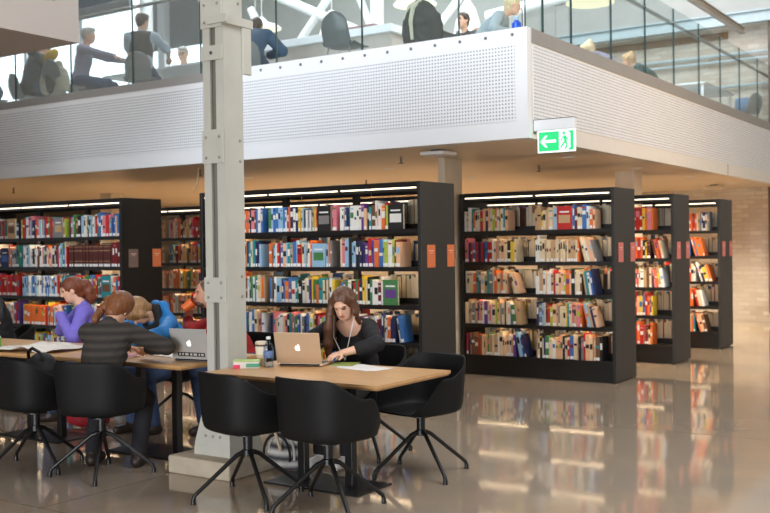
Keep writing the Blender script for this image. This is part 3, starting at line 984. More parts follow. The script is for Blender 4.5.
rest = MB()
for q in BOOKS:
    if id(q) in single_ids:
        continue
    book_mesh(rest, q, q['x'], q['yf'] + 0.012 + q['inset'], q['z'] + 0.0005, (q['ci'], q['c2']))
for x, wd, h, z, yf, ci in REAR:
    y0 = yf + DEEP - 0.02
    d = 0.16 + (x * 37 % 1) * 0.05
    rest.box((x, y0 - d, z + 0.0005), (x + wd, y0, z + h), ci)
    rest.box((x + 0.002, y0 - d - 0.0006, z + 0.003), (x + wd - 0.002, y0 - 0.01, z + h + 0.0006), 'p')
rest.m = [{'p': len(PMAT), 'w': len(PMAT) + 1}.get(s, s) for s in rest.m]
o = rest.build('remaining_books', PMAT + [PAGES, LABELW])
tag(o, 'smaller and half hidden books filling the rest of all the shelves', 'books', None, 'stuff')
# ------------------------------------------------------------------ rounded organic shapes: distance field -> one continuous mesh


class Field:
    def __init__(s):
        s.p = []

    def cap(s, a, b, ra, rb=None, k=0.02, m=0, sub=False):
        s.p.append(('c', np.array(a, float), np.array(b, float), ra, ra if rb is None else rb, k, m, sub)); return s

    def chain(s, pts, rs, k=0.02, m=0, sub=False):
        for i in range(len(pts) - 1):
            s.cap(pts[i], pts[i + 1], rs[i], rs[i + 1], k, m, sub)
        return s

    def ell(s, c, r, rot=None, k=0.02, m=0, sub=False):
        s.p.append(('e', np.array(c, float), np.array(r, float), None if rot is None else np.array(rot, float), 0, k, m, sub)); return s

    def mesh(s, h, name, mats, parent=None, fold=None, smooth=True):
        los, his = [], []
        for p in s.p:
            if p[7]: continue
            if p[0] == 'c':
                r = max(p[3], p[4]); los.append(np.minimum(p[1], p[2]) - r); his.append(np.maximum(p[1], p[2]) + r)
            else:
                r = p[2].max(); los.append(p[1] - r); his.append(p[1] + r)
        lo = np.min(los, 0) - 4 * h
        hi = np.max(his, 0) + 4 * h
        n = np.ceil((hi - lo) / h).astype(int) + 1
        F = np.full(n, 0.06, np.float32)
        Mi = np.zeros(n, np.int8)
        best = np.full(n, 9.0, np.float32)
        ax = [lo[i] + h * np.arange(n[i]) for i in range(3)]
        for t, a, b, q, q2, k, mi, sub in s.p:
            if t == 'c':
                r = max(q, q2) + 0.05; l0, h0 = np.minimum(a, b) - r, np.maximum(a, b) + r
            else:
                r = b.max() + 0.05; l0, h0 = a - r, a + r
            i0 = np.clip(np.floor((l0 - lo) / h).astype(int), 0, n - 1); i1 = np.clip(np.ceil((h0 - lo) / h).astype(int) + 1, 1, n)
            sl = tuple(slice(i0[i], i1[i]) for i in range(3))
            X, Y, Z = np.meshgrid(ax[0][sl[0]], ax[1][sl[1]], ax[2][sl[2]], indexing='ij')
            if t == 'c':
                ab = b - a; L = float(ab @ ab) + 1e-12
                tt = np.clip(((X - a[0]) * ab[0] + (Y - a[1]) * ab[1] + (Z - a[2]) * ab[2]) / L, 0, 1)
                d = np.sqrt((X - a[0] - tt * ab[0]) ** 2 + (Y - a[1] - tt * ab[1]) ** 2 + (Z - a[2] - tt * ab[2]) ** 2) - (q + (q2 - q) * tt)
            else:
                P = np.stack([X - a[0], Y - a[1], Z - a[2]], -1)
                if q is not None:
                    P = P @ q     # q columns are the ellipsoid's axes
                k0 = np.sqrt(((P / b) ** 2).sum(-1)); k1 = np.sqrt(((P / (b * b)) ** 2).sum(-1)) + 1e-9
                d = k0 * (k0 - 1) / k1
            d = d.astype(np.float32)
            f = F[sl]
            if sub:
                F[sl] = np.maximum(f, -d)
            else:
                hh = np.clip(0.5 + 0.5 * (f - d) / k, 0, 1)
                F[sl] = f * (1 - hh) + d * hh - k * hh * (1 - hh)
                bb = best[sl]; mm = Mi[sl]
                w_ = d < bb
                bb[w_] = d[w_]; mm[w_] = mi
        if fold and len(fold) == 3:
            amp, fr = fold[:2]
            X, Y, Z = np.meshgrid(*ax, indexing='ij')
            F += (amp * np.sin(fr * X + 6 * Z) * np.sin(fr * 0.9 * Y + 1.3 + 4 * Z)).astype(np.float32)
        elif fold:
            amp, fr = fold
            X, Y, Z = np.meshgrid(*ax, indexing='ij')
            F += (amp * np.sin(fr * X + 2.1 * np.sin(fr * 0.6 * Z)) * np.sin(fr * 0.8 * Y + 1.3) * np.sin(fr * 1.1 * Z + 2.0 * np.sin(fr * 0.5 * X))).astype(np.float32)
        return nets(F, Mi, lo, h, name, mats, parent, smooth)


def nets(F, Mi, lo, h, name, mats, parent, smooth):
    S = F < 0
    c = [S[i:S.shape[0] - 1 + i, j:S.shape[1] - 1 + j, k:S.shape[2] - 1 + k] for i in (0, 1) for j in (0, 1) for k in (0, 1)]
    cs = sum(x.astype(np.int8) for x in c)
    act = (cs > 0) & (cs < 8)
    idx = np.full(act.shape, -1, np.int64)
    cells = np.argwhere(act)
    idx[act] = np.arange(len(cells))
    acc = np.zeros((len(cells), 3)); num = np.zeros(len(cells))
    corners = [(i, j, k) for i in (0, 1) for j in (0, 1) for k in (0, 1)]
    val = {cn: F[cells[:, 0] + cn[0], cells[:, 1] + cn[1], cells[:, 2] + cn[2]] for cn in corners}
    for a in corners:
        for d in range(3):
            if a[d]: continue
            b = list(a); b[d] = 1; b = tuple(b)
            va, vb = val[a], val[b]
            cr = (va < 0) != (vb < 0)
            t = np.where(cr, va / np.where(cr, va - vb, 1), 0)
            p = np.tile(np.array(a, float), (len(cells), 1)); p[:, d] += t
            acc[cr] += p[cr]; num[cr] += 1
    V = lo + h * (cells + acc / num[:, None])
    faces = []
    for d in range(3):
        A = [slice(None)] * 3; B = [slice(None)] * 3
        A[d] = slice(0, -1); B[d] = slice(1, None)
        ch = S[tuple(A)] != S[tuple(B)]
        e = np.argwhere(ch)
        u, v = (d + 1) % 3, (d + 2) % 3
        ok = (e[:, u] > 0) & (e[:, v] > 0) & (e[:, u] < S.shape[u] - 1) & (e[:, v] < S.shape[v] - 1)
        e = e[ok]
        q = []
        for du, dv in ((-1, -1), (0, -1), (0, 0), (-1, 0)):
            g = e.copy(); g[:, u] += du; g[:, v] += dv
            q.append(idx[g[:, 0], g[:, 1], g[:, 2]])
        Q = np.stack(q, 1)
        inside = S[e[:, 0], e[:, 1], e[:, 2]]
        Q[~inside] = Q[~inside][:, ::-1]
        faces.append(Q)
    Q = np.concatenate(faces)
    me = bpy.data.meshes.new(name)
    me.from_pydata(V.tolist(), [], Q.tolist())
    for m in (mats if isinstance(mats, (list, tuple)) else [mats]):
        me.materials.append(m)
    if Mi is not None and Mi.any():
        mv = Mi[cells[:, 0], cells[:, 1], cells[:, 2]]
        me.polygons.foreach_set('material_index', np.maximum(mv[Q[:, 0]], mv[Q[:, 2]]).astype(np.int32))
    if smooth:
        me.polygons.foreach_set('use_smooth', [True] * len(Q))
    me.update()
    o = bpy.data.objects.new(name, me)
    COL.objects.link(o)
    if parent is not None:
        o.parent = parent
    return o


# ------------------------------------------------------------------ people
SKIN = mat('fair_skin', (226, 178, 150), 0.5, var=0.04, scale=20)
SKIN2 = mat('warm_skin', (206, 150, 118), 0.5, var=0.05, scale=20)
LIPS = mat('lips', (188, 110, 98), 0.45, var=0.03)
EYED = mat('dark_lashes', (104, 76, 62), 0.5, var=0.03)
JEANS = mat('blue_denim', (54, 72, 104), 0.9, var=0.15, scale=40)
DARKTROUSERS = mat('dark_trousers', (34, 33, 38), 0.9, var=0.1, scale=40)
WHITESHOE = mat('white_trainer', (226, 224, 220), 0.6, var=0.04)
DARKSHOE = mat('dark_leather_shoe', (44, 32, 26), 0.5, var=0.1)


def hairmat(name, rgb):
    return mat(name, rgb, 0.42, var=0.32, scale=18, stretch=(7, 7, 1.0), bump=0.35, bscale=22)


H_BROWN = hairmat('long_brown_hair', (92, 58, 38))
H_AUBURN = hairmat('auburn_hair', (112, 56, 30))
H_COPPER = hairmat('copper_hair', (128, 78, 44))
H_SANDY = hairmat('sandy_hair', (152, 114, 74))
H_DARK = hairmat('dark_brown_hair', (70, 50, 38))
H_BLOND = hairmat('pale_blond_hair', (222, 200, 160))
H_GREY = hairmat('grey_hair', (176, 172, 166))


def ik(s, t, l1, l2, pole):
    s, t, pole = Vector(s), Vector(t), Vector(pole)
    d = t - s
    L = min(d.length, (l1 + l2) * 0.995)
    u = d.normalized()
    a = (l1 * l1 - l2 * l2 + L * L) / (2 * L)
    hgt = math.sqrt(max(0.0, l1 * l1 - a * a))
    p = pole - u * pole.dot(u)
    p = p.normalized() if p.length > 1e-6 else Vector((1, 0, 0))
    return s + u * a + p * hgt, s + u * L


def add_hand(f, w_, d, n, side, curl=0.5, m=0, sc=1.0):
    """palm, four unequal bent fingers and a thumb leaving the side of the palm"""
    d = Vector(d).normalized(); n = Vector(n); n = (n - d * n.dot(d)).normalized(); s = d.cross(n) * side
    w_ = Vector(w_)
    for i in range(4):
        kx = (i - 1.5) * 0.0205 * sc
        kn = w_ + d * (0.083 - abs(i - 1.2) * 0.004) * sc + s * kx
        f.cap(w_ + d * 0.012 + s * kx * 0.6, kn, 0.0155 * sc, 0.0125 * sc, 0.012, m)
        ln = (0.040, 0.045, 0.042, 0.033)[i] * sc
        d1 = (d * math.cos(curl * 0.8) + n * math.sin(curl * 0.8)); d2 = (d * math.cos(curl * 1.7) + n * math.sin(curl * 1.7))
        p1 = kn + d1 * ln; p2 = p1 + d2 * ln * 0.85
        f.cap(kn, p1, 0.0098 * sc, 0.0088 * sc, 0.004, m); f.cap(p1, p2, 0.0088 * sc, 0.0074 * sc, 0.003, m)
    b = w_ + d * 0.03 * sc - s * 0.022 * sc
    p1 = b + (d * 0.55 - s * 0.6 + n * 0.5).normalized() * 0.042 * sc
    p2 = p1 + (d * 0.9 - s * 0.1 + n * 0.35).normalized() * 0.032 * sc
    f.cap(w_ + d * 0.015, b, 0.016 * sc, 0.0135 * sc, 0.01, m); f.cap(b, p1, 0.0125 * sc, 0.0105 * sc, 0.008, m); f.cap(p1, p2, 0.0105 * sc, 0.0085 * sc, 0.004, m)


def person(label, loc, rz, head=(0, 0, 0), lean=10, lean2=None, side=0, twist=0, hands=None, elbows=((1, -0.4, -0.6), (-1, -0.4, -0.6)), curl=(0.5, 0.5), palm=((0, 0, -1), (0, 0, -1)),
           hdir=(None, None), feet=None, seat=0.475, size=1.0, female=False, skin=None, hair=None, style='short', top=None, sleeve=1.0, topname='jumper', trousers=None, shoes=None,
           scoop=0.0, vox=0.008, extra_hair=None, extra_top=None, legs=True, thick=0.012, headoff=(0, 0, 0), tops=None):
    """seated figure; local +Y is where it faces, the origin lies on the floor under the pelvis"""
    skin = skin or SKIN
    z0 = seat + 0.095
    R1 = Euler((-R(lean) * 0.7, R(side) * 0.7, 0), 'XYZ').to_matrix()
    R2 = Euler((-R(lean if lean2 is None else lean2), R(side), R(twist)), 'XYZ').to_matrix()
    P = Vector((0, 0, z0))
    mid = P + R1 @ Vector((0, 0, 0.20 * size))

    def T(x, y, z):
        return mid + R2 @ (Vector((x, y, z)) * size)
    RH = Euler((-R(head[0]), R(head[2]), R(head[1])), 'ZYX').to_matrix() if False else (Matrix.Rotation(R(head[1]), 3, 'Z') @ Matrix.Rotation(-R(head[0]), 3, 'X') @ Matrix.Rotation(R(head[2]), 3, 'Y'))
    nb = T(0, -0.01, 0.30)
    HC = nb + (R2 @ Vector((0, 0.025, 0.085))) * size + RH @ Vector((0, 0.01, 0.085)) * size + Vector(headoff)

    def Hd(x, y, z):
        return HC + RH @ (Vector((x, y, z)) * size)
    rh = np.array(RH)
    r2 = np.array(R2)
    sw = 0.155 if female else 0.178
    sh = [T(-sw, 0, 0.25), T(sw, 0, 0.25)]      # index 0 = the figure's left, 1 = right
    inv = (Matrix.Translation(Vector(loc)) @ Matrix.Rotation(rz, 4, 'Z')).inverted()
    if hands is None:
        hands = ((-0.18, 0.42, z0 + 0.12), (0.18, 0.42, z0 + 0.12))
    else:
        hands = tuple(inv @ Vector(h) for h in hands)
    ua, fa = 0.285 * size, 0.250 * size
    arms = []
    for i in (0, 1):
        pole = Vector(elbows[1 - i] if i == 0 else elbows[0])
        e, wr = ik(sh[i], hands[i], ua, fa, pole)
        arms.append((sh[i], e, wr))
    if feet is None:
        feet = ((-0.11, 0.40, 0.0), (0.11, 0.40, 0.0))
    lg = []
    for i, sx in ((0, -1), (1, 1)):
        hip = P + Vector((sx * 0.088 * size, 0.02, -0.01))
        ank = Vector((feet[i][0], feet[i][1], feet[i][2] + 0.085))
        kn, an = ik(hip, ank, 0.43 * size, 0.42 * size, (sx * 0.15, 1, 0.9))
        lg.append((hip, kn, an))

    def torso(f, g, m=0):
        f.ell(P + Vector((0, -0.005, 0.0)), ((0.165 if female else 0.158) * size + g, 0.118 * size + g, 0.108 * size + g), None, 0.05, m)
        f.ell(P + R1 @ Vector((0, 0, 0.13)) * size, (0.128 * size + g, 0.098 * size + g, 0.13 * size + g), np.array(R1), 0.06, m)
        f.ell(T(0, 0.005, 0.10), ((0.142 if female else 0.16) * size + g, 0.108 * size + g, 0.17 * size + g), r2, 0.05, m)
        f.cap(T(-sw * 0.75, -0.01, 0.235), T(sw * 0.75, -0.01, 0.235), 0.062 * size + g, 0.062 * size + g, 0.05, m)
        if female:
            for sx in (-1, 1):
                f.ell(T(sx * 0.065, 0.085, 0.10), (0.06 + g, 0.055 + g, 0.06 + g), r2, 0.03, m)

    # ---- body
    f = Field()
    torso(f, 0)
    f.cap(nb - R2 @ Vector((0, 0, 0.03)), Hd(0, -0.018, -0.06), 0.056 * size, 0.052 * size, 0.03)
    f.ell(Hd(0, -0.014, 0.03), np.array((0.074, 0.092, 0.085)) * size, rh, 0.02)
    f.ell(Hd(0, 0.018, -0.03), np.array((0.061, 0.070, 0.086)) * size, rh, 0.02)
    f.ell(Hd(0, 0.038, -0.078), np.array((0.042, 0.044, 0.034)) * size, rh, 0.02)
    f.cap(Hd(0, 0.086, 0.004), Hd(0, 0.102, -0.028), 0.007 * size, 0.0125 * size, 0.012)
    f.ell(Hd(0, 0.072, 0.026), np.array((0.046, 0.016, 0.010)) * size, rh, 0.012)
    f.ell(Hd(0, 0.086, -0.056), np.array((0.018, 0.008, 0.0055)) * size, rh, 0.006, 1)
    for sx in (-1, 1):
        f.ell(Hd(sx * 0.073, -0.005, -0.012), np.array((0.009, 0.020, 0.030)) * size, rh, 0.006)
        f.ell(Hd(sx * 0.030, 0.078, 0.004), np.array((0.010, 0.0065, 0.003)) * size, rh, 0.004, 2)
        f.ell(Hd(sx * 0.031, 0.080, 0.027), np.array((0.015, 0.005, 0.0025)) * size, rh, 0.004, 2)
    for i, (s_, e, wr) in enumerate(arms):
        f.cap(s_, e, 0.050 * size, 0.037 * size, 0.03); f.cap(e, wr, 0.037 * size, 0.026 * size, 0.02)
        dd = (wr - e).normalized() if hdir[i] is None else Matrix.Rotation(-rz, 3, 'Z') @ Vector(hdir[i])
        add_hand(f, wr, dd, Matrix.Rotation(-rz, 3, 'Z') @ Vector(palm[i]), -1 if i == 0 else 1, curl[i], sc=size * (0.93 if female else 1.0))
    for (hp, kn, an), ft in zip(lg, feet):
        f.cap(hp, kn, 0.082 * size, 0.058 * size, 0.04); f.cap(kn, an, 0.056 * size, 0.038 * size, 0.03)
        f.cap(an - Vector((0, 0.02, 0.045)), an + Vector((0, 0.145, -0.052)), 0.038, 0.028, 0.03)
    body = f.mesh(vox, 'person', [skin, LIPS, EYED])
    body.location = loc
    body.rotation_euler = (0, 0, rz)
    tag(body, label, 'person')
    # ---- clothes
    g = thick
    f = Field()
    torso(f, g)
    for s_, e, wr in arms:
        if sleeve <= 0.5:
            f.cap(s_, s_.lerp(e, sleeve * 2), 0.056 * size + g, 0.050 * size + g, 0.03)
        else:
            f.cap(s_, e, 0.052 * size + g, 0.042 * size + g, 0.03)
            f.cap(e, e.lerp(wr, (sleeve - 0.5) * 2), 0.042 * size + g, (0.042 - 0.012 * (sleeve - 0.5) * 2) * size + g, 0.02)
    f.cap(T(0, -0.012, 0.26), nb + R2 @ Vector((0, 0, 0.005)), 0.062 + g * 0.5, 0.056 + g * 0.5, 0.03)
    if extra_top:
        extra_top(f, T, Hd, arms)
    if scoop:
        f.ell(T(0, 0.06, 0.335), (0.105 + scoop * 0.3, 0.10 + scoop * 0.5, 0.075 + scoop), r2, 0, 0, True)
    else:
        f.cap(nb + R2 @ Vector((0, 0.012, 0.03)), Hd(0, 0.0, -0.05), 0.056, 0.075, 0, 0, True)
    f.mesh(vox, topname, tops or [top], body, fold=(0.004, 42))
    if legs:
        f = Field()
        f.ell(P + Vector((0, -0.005, -0.012)), ((0.165 if female else 0.158) * size + 0.009, 0.118 * size + 0.009, 0.10 * size), None, 0.05)
        for hp, kn, an in lg:
            f.cap(hp, kn, 0.082 * size + 0.010, 0.058 * size + 0.012, 0.04); f.cap(kn, an + (kn - an) * 0.06, 0.058 * size + 0.010, 0.046 * size + 0.012, 0.02)
        f.mesh(vox * 1.2, 'trousers', [trousers or JEANS], body, fold=(0.003, 46))
        for hp, kn, an in lg:
            f = Field()
            f.cap(an - Vector((0, 0.03, 0.042)), an + Vector((0, 0.15, -0.048)), 0.044, 0.036, 0.02); f.cap(an - Vector((0, 0.005, 0.03)), an + Vector((0, 0, 0.01)), 0.046, 0.046, 0.02)
            f.ell(an + Vector((0, 0.06, -0.135)), (0.2, 0.3, 0.05), None, 0, 0, True)
            f.mesh(vox, 'shoe', [shoes or DARKSHOE], body)
    # ---- hair
    if hair is not None and style != 'bald':
        f = Field()
        f.ell(Hd(0, -0.020, 0.036), np.array((0.084, 0.100, 0.092)) * size, rh, 0.02)
        if style == 'short':
            f.cap(Hd(0, -0.055, 0.0), Hd(0, -0.05, -0.055), 0.058 * size, 0.045 * size, 0.03)
            f.ell(Hd(0, 0.05, 0.09), np.array((0.06, 0.04, 0.025)) * size, rh, 0.03)
        else:
            f.cap(Hd(0, -0.05, 0.0), Hd(0, -0.05, -0.06), 0.066 * size, 0.055 * size, 0.03)
        f.ell(Hd(0, 0.098, -0.045), np.array((0.067, 0.086, 0.118)) * size, rh, 0, 0, True)
        if style == 'short':
            for sx in (-1, 1):
                f.ell(Hd(sx * 0.085, 0.012, -0.03), np.array((0.03, 0.035, 0.045)) * size, rh, 0, 0, True)
        if extra_hair:
            extra_hair(f, Hd, T)
        f.mesh(vox * 0.85, 'hair', [hair], body, fold=(0.0022, 130, 1))
    return body, Hd, T, arms
# ------------------------------------------------------------------ chairs
def chair_shell_mesh():
    N = 64
    m = MB()
    vs, fs = [], []
    prof = [(0.25, 0), (0.5, 0), (0.72, 0), (0.88, 0), (0.97, 0.03), (1.0, 0.09), (1.0, 0.2), (1.0, 0.4), (1.0, 0.6), (1.0, 0.8), (1.0, 1.0)]

    def smooth(a, b, t):
        t = max(0, min(1, (t - a) / (b - a))); return t * t * (3 - 2 * t)
    ring = []
    for k in range(N):
        th = 2 * math.pi * k / N
        dx, dy = math.cos(th), math.sin(th)
        phi = math.degrees(math.acos(max(-1, min(1, -dy))))
        H = 0.79 - 0.125 * smooth(38, 92, phi) - 0.20 * smooth(104, 142, phi)
        a, b = 0.283, 0.262
        n = 3.0
        Rr = (abs(dx / a) ** n + abs(dy / b) ** n) ** (-1 / n)
        Rb = Rr * (0.90 - 0.03 * smooth(120, 60, phi))
        pts = []
        for rr, s in prof:
            fil = (1 - (1 - min(1, s / 0.18)) ** 2) if s < 0.18 else 1
            z = 0.410 + 0.012 * rr * rr
            if s > 0:
                z = 0.422 + (H - 0.422) * s
                rad = Rb * 0.97 + (Rr - Rb * 0.97) * (0.45 * fil + 0.55 * s)
            else:
                rad = Rb * rr
            if phi > 142 and s > 0:
                z = 0.422 + 0.012 * s - 0.006 * s * s
                rad = Rb * 0.97 + (Rr - Rb * 0.97) * s
            pts.append((dx * rad, dy * rad, z))
        ring.append(pts)
    vs.append((0, 0, 0.410))
    J = len(prof)
    for k in range(N):
        vs += ring[k]
    for k in range(N):
        k2 = (k + 1) % N
        fs.append((0, 1 + k * J, 1 + k2 * J))
        for j in range(J - 1):
            fs.append((1 + k * J + j, 1 + k * J + j + 1, 1 + k2 * J + j + 1, 1 + k2 * J + j))
    m.add(vs, fs)
    return m


def make_chair(label, shell_mat, group):
    t = thing('shell_chair', label, 'chair', (0, 0, 0), 0, group)
    s = chair_shell_mesh().build('seat_shell', shell_mat, t, True)
    md = s.modifiers.new('thick', 'SOLIDIFY'); md.thickness = 0.011; md.offset = -1
    md = s.modifiers.new('round', 'SUBSURF'); md.levels = 1; md.render_levels = 1
    p = MB().lathe([(0.085, 0.394), (0.085, 0.388), (0.030, 0.382), (0.028, 0.30), (0.036, 0.296), (0.036, 0.262), (0.0, 0.256)], 20)
    p.build('pedestal', BLACKMETAL, t, True)
    for k in range(4):
        a = k * math.pi / 2 + math.pi / 4
        c, s_ = math.cos(a), math.sin(a)
        l = MB().tube([(0.03 * c, 0.03 * s_, 0.283), (0.07 * c, 0.07 * s_, 0.268), (0.31 * c, 0.31 * s_, 0.072), (0.335 * c, 0.335 * s_, 0.050), (0.342 * c, 0.342 * s_, 0.022)], [0.015, 0.014, 0.0125, 0.0125, 0.0125], 10)
        lo = l.build('leg', BLACKMETAL, t, True)
        MB().lathe([(0.0135, 0.0005), (0.0155, 0.002), (0.0145, 0.034), (0.0, 0.034)], 12, xf=rot_to((0.342 * c, 0.342 * s_, 0))).build('glide', BLACK, lo, True)
    return t


proto = make_chair('', SHELL, 'black shell chairs around the tables')
first = [True]


def put_chair(x, y, rz, label, legrot=0.0, z=0.0, grp=None, shell=None):
    o = proto if first[0] else copy_tree(proto)
    first[0] = False
    place(o, x, y, z, R(rz), label, grp)
    for ch in o.children:
        if ch.name.startswith('leg') and legrot:
            ch.rotation_euler = (0, 0, R(legrot))
        if shell is not None and ch.name.startswith('seat_shell'):
            ch.data = shell
    return o


G1 = 'black shell chairs around the tables'
put_chair(-4.11, 4.62, -16, 'black shell chair tucked under the front of the near table, beside the steel column', 30, grp=G1)
put_chair(-3.52, 4.65, -6, 'black shell chair tucked under the front of the near table at its outer corner', 17, grp=G1)
put_chair(-3.54, 5.70, 168, 'empty black shell chair turned to the camera behind the right end of the near table', 25, grp=G1)
put_chair(-4.24, 6.06, 180, 'black shell chair carrying the long-haired woman in the black top', 5, grp=G1)
put_chair(-5.40, 4.595, 21, 'black shell chair carrying the person in the ribbed dark jumper', -24, grp=G1)
put_chair(-5.985, 4.51, -6, 'black shell chair holding a black bag in front of the long table', 38, grp=G1)
put_chair(-7.33, 6.20, 143, 'black shell chair carrying the ponytailed woman in purple', 52, grp=G1)
put_chair(-6.28, 6.19, 168, 'black shell chair carrying the person in the bright blue jacket', 12, grp=G1)
put_chair(-5.78, 6.48, 184, 'black shell chair carrying the man in red with the orange cup', 28, grp=G1)
put_chair(-8.66, 6.2, 152, 'black shell chair carrying the person in black at the picture edge', 5, grp=G1)

# ------------------------------------------------------------------ tables
TZ = 0.725


def make_table(label, x, y, hl=0.655, g='oak tables on black pedestals'):
    t = thing('oak_table', label, 'table', (x, y, 0), 0, g)
    L, D = hl, 0.413
    m = MB()
    b = 0.012
    vs = [(-L, -D, TZ), (L, -D, TZ), (L, D, TZ), (-L, D, TZ), (-L, -D, TZ - 0.018), (L, -D, TZ - 0.018), (L, D, TZ - 0.018), (-L, D, TZ - 0.018),
          (-L + b, -D + b, TZ - 0.032), (L - b, -D + b, TZ - 0.032), (L - b, D - b, TZ - 0.032), (-L + b, D - b, TZ - 0.032)]
    m.add(vs, [(0, 1, 2, 3), (8, 11, 10, 9)] + [(i, 4 + i, 4 + (i + 1) % 4, (i + 1) % 4) for i in range(4)] + [(4 + i, 8 + i, 8 + (i + 1) % 4, 4 + (i + 1) % 4) for i in range(4)])
    m.build('tabletop', OAK, t)
    bp = MB().bbox((-0.375, -0.19, 0.0), (0.375, 0.19, 0.012), 0.003).build('base_plate', BLACKMETAL, t)
    for sx in (-1, 1):
        MB().bbox((sx * 0.19 - 0.028, -0.028, 0.0125), (sx * 0.19 + 0.028, 0.028, 0.672), 0.003).build('post', BLACKMETAL, t)
    MB().bbox((-0.42, -0.05, 0.6725), (0.42, 0.05, 0.6925), 0.003).build('cross_bar', BLACKMETAL, t)
    return t


make_table('small oak table in front with the aluminium laptop and the drinks', -3.915, 5.155, 0.685)
make_table('oak table left of the steel column where four people lean in', -5.625, 5.335)
make_table('oak table with the open newspaper in front of the woman in purple', -6.94, 5.335)
make_table('oak table at the edge of the picture beside the person in black', -8.255, 5.335)

# ------------------------------------------------------------------ laptops
def leaf(s):
    a = [(0, 0.0), (-0.12, -0.05), (-0.24, -0.01), (-0.37, 0.16), (-0.44, 0.40), (-0.40, 0.62), (-0.25, 0.75), (-0.10, 0.75), (0, 0.70), (0.10, 0.75), (0.27, 0.75), (0.39, 0.65), (0.30, 0.55), (0.26, 0.42), (0.30, 0.29), (0.42, 0.20), (0.35, 0.08), (0.24, -0.01), (0.12, -0.05)]
    return [(x * s, z * s) for x, z in a]


GLOW = mat('glowing_white_emblem', (255, 252, 246), 0.4, emit=(255, 252, 246), estr=1.2)
DARKKEY = mat('dark_keys', (26, 26, 28), 0.5)
SCREEN = mat('laptop_screen', (190, 200, 214), 0.25, emit=(196, 208, 222), estr=0.5)


def laptop(label, x, y, rz, angle, lidmat, sticker=False):
    t = thing('laptop', label, 'laptop', (x, y, TZ + 0.0005), rz)
    base = MB().bbox((-0.162, 0.0, 0.003), (0.162, 0.225, 0.017), 0.004).build('base', lidmat, t)
    MB().box((-0.15, 0.01, 0.0), (0.15, 0.2, 0.0029)).build('dark_underside', BLACK, base)
    MB().box((-0.14, 0.06, 0.0171), (0.14, 0.165, 0.0185)).build('keyboard', DARKKEY, base)
    MB().box((-0.05, 0.172, 0.0171), (0.05, 0.218, 0.0176)).build('trackpad', ALUGREY, base)
    xf = Matrix.Translation((0, -0.0045, 0.016)) @ Matrix.Rotation(R(angle), 4, 'X')
    lid = MB().bbox((-0.162, -0.0045, 0.006), (0.162, 0.0005, 0.222), 0.003, xf=xf).build('lid', lidmat, t)
    MB().box((-0.153, 0.0008, 0.016), (0.153, 0.0012, 0.214), xf=xf).build('screen', SCREEN, lid)
    MB().tube([(-0.14, -0.004, 0.013), (0.14, -0.004, 0.013)], 0.006, 8).build('hinge', BLACK, base)
    m = MB().prism(leaf(0.044), -0.0056, -0.0046)
    m.prism([(0.0, 0.034), (0.002, 0.041), (0.010, 0.045), (0.009, 0.038)], -0.0056, -0.0046)
    m2 = MB()
    m2.add([Vector(v) + Vector((0, 0, 0.098)) for v in m.v], m.f)
    m2.v = [tuple(xf @ Vector(v)) for v in m2.v]
    m2.build('lid_emblem', GLOW, lid)
    if sticker:
        s = MB().box((-0.11, -0.0051, 0.022), (0.13, -0.0047, 0.052), xf=xf).build('dark_sticker', DARKKEY, lid)
        q = MB()
        for xx, ww in ((-0.098, 0.016), (-0.07, 0.012), (-0.045, 0.03), (0.0, 0.018), (0.03, 0.03), (0.075, 0.012), (0.098, 0.02)):
            q.box((xx, -0.0055, 0.029), (xx + ww, -0.0052, 0.045), xf=xf)
        q.build('sticker_blocks', mat('pale_sticker_mark', (196, 196, 192), 0.6), s)
    return t


laptop('aluminium laptop with glowing emblem in front of the long-haired woman', -4.225, 5.28, R(16.5), 14, mat('warm_aluminium', (206, 180, 150), 0.42, metal=0.35, var=0.02, scale=30))
laptop('silver laptop with a dark sticker on its lid beside the steel column', -5.105, 5.16, R(6), 10, mat('silver_laptop_paint', (196, 194, 190), 0.42, metal=0.3, var=0.02, scale=30), True)

# ------------------------------------------------------------------ things on the near table
Z = TZ + 0.0005
GREENB = mat('mint_card', (88, 178, 146), 0.6, var=0.1, scale=20)
bx = thing('card_box', 'small white, green and pink box on the table next to the steel column', 'box', (-4.49, 5.05, Z), R(-56)); bx.scale = (0.9, 1.12, 0.9)
MB().bbox((-0.055, -0.075, 0), (0.055, 0.075, 0.052), 0.003).build('box_body', PAPER, bx)
MB().box((-0.0556, -0.0, 0.012), (0.0562, 0.0758, 0.038)).build('green_band', GREENB, bx)
MB().box((0.02, -0.0758, 0.002), (0.0566, -0.035, 0.03)).build('pink_corner', mat('hot_pink_card', (230, 70, 110), 0.6), bx)
MB().bbox((-0.057, -0.077, 0.0525), (0.057, 0.077, 0.06), 0.002).build('lid', mat('lime_lid_card', (190, 216, 130), 0.6, var=0.15, scale=25), bx)
cp = thing('travel_cup', 'cream travel cup with a dark band, standing beside the water bottle', 'cup', (-4.505, 5.215, Z))
MB().lathe([(0.026, 0), (0.028, 0.002), (0.036, 0.075), (0.0, 0.075)], 24).build('cup_body', mat('cream_cup', (222, 200, 164), 0.5), cp, True)
MB().lathe([(0.0, 0.0755), (0.0375, 0.0755), (0.041, 0.13), (0.0, 0.13)], 24).build('sleeve', mat('white_cup_sleeve', (238, 226, 206), 0.5), cp, True)
MB().lathe([(0.0, 0.1305), (0.042, 0.1305), (0.042, 0.143), (0.0, 0.143)], 24).build('dark_band', mat('brown_cup_band', (96, 66, 48), 0.5), cp, True)
MB().lathe([(0.0, 0.1435), (0.043, 0.1435), (0.041, 0.158), (0.033, 0.164), (0.0, 0.164)], 24).build('lid', mat('beige_cup_lid', (214, 196, 170), 0.5), cp, True)
bt = thing('water_bottle', 'clear blue tinted water bottle between the cup and the laptop', 'bottle', (-4.395, 5.16, Z))
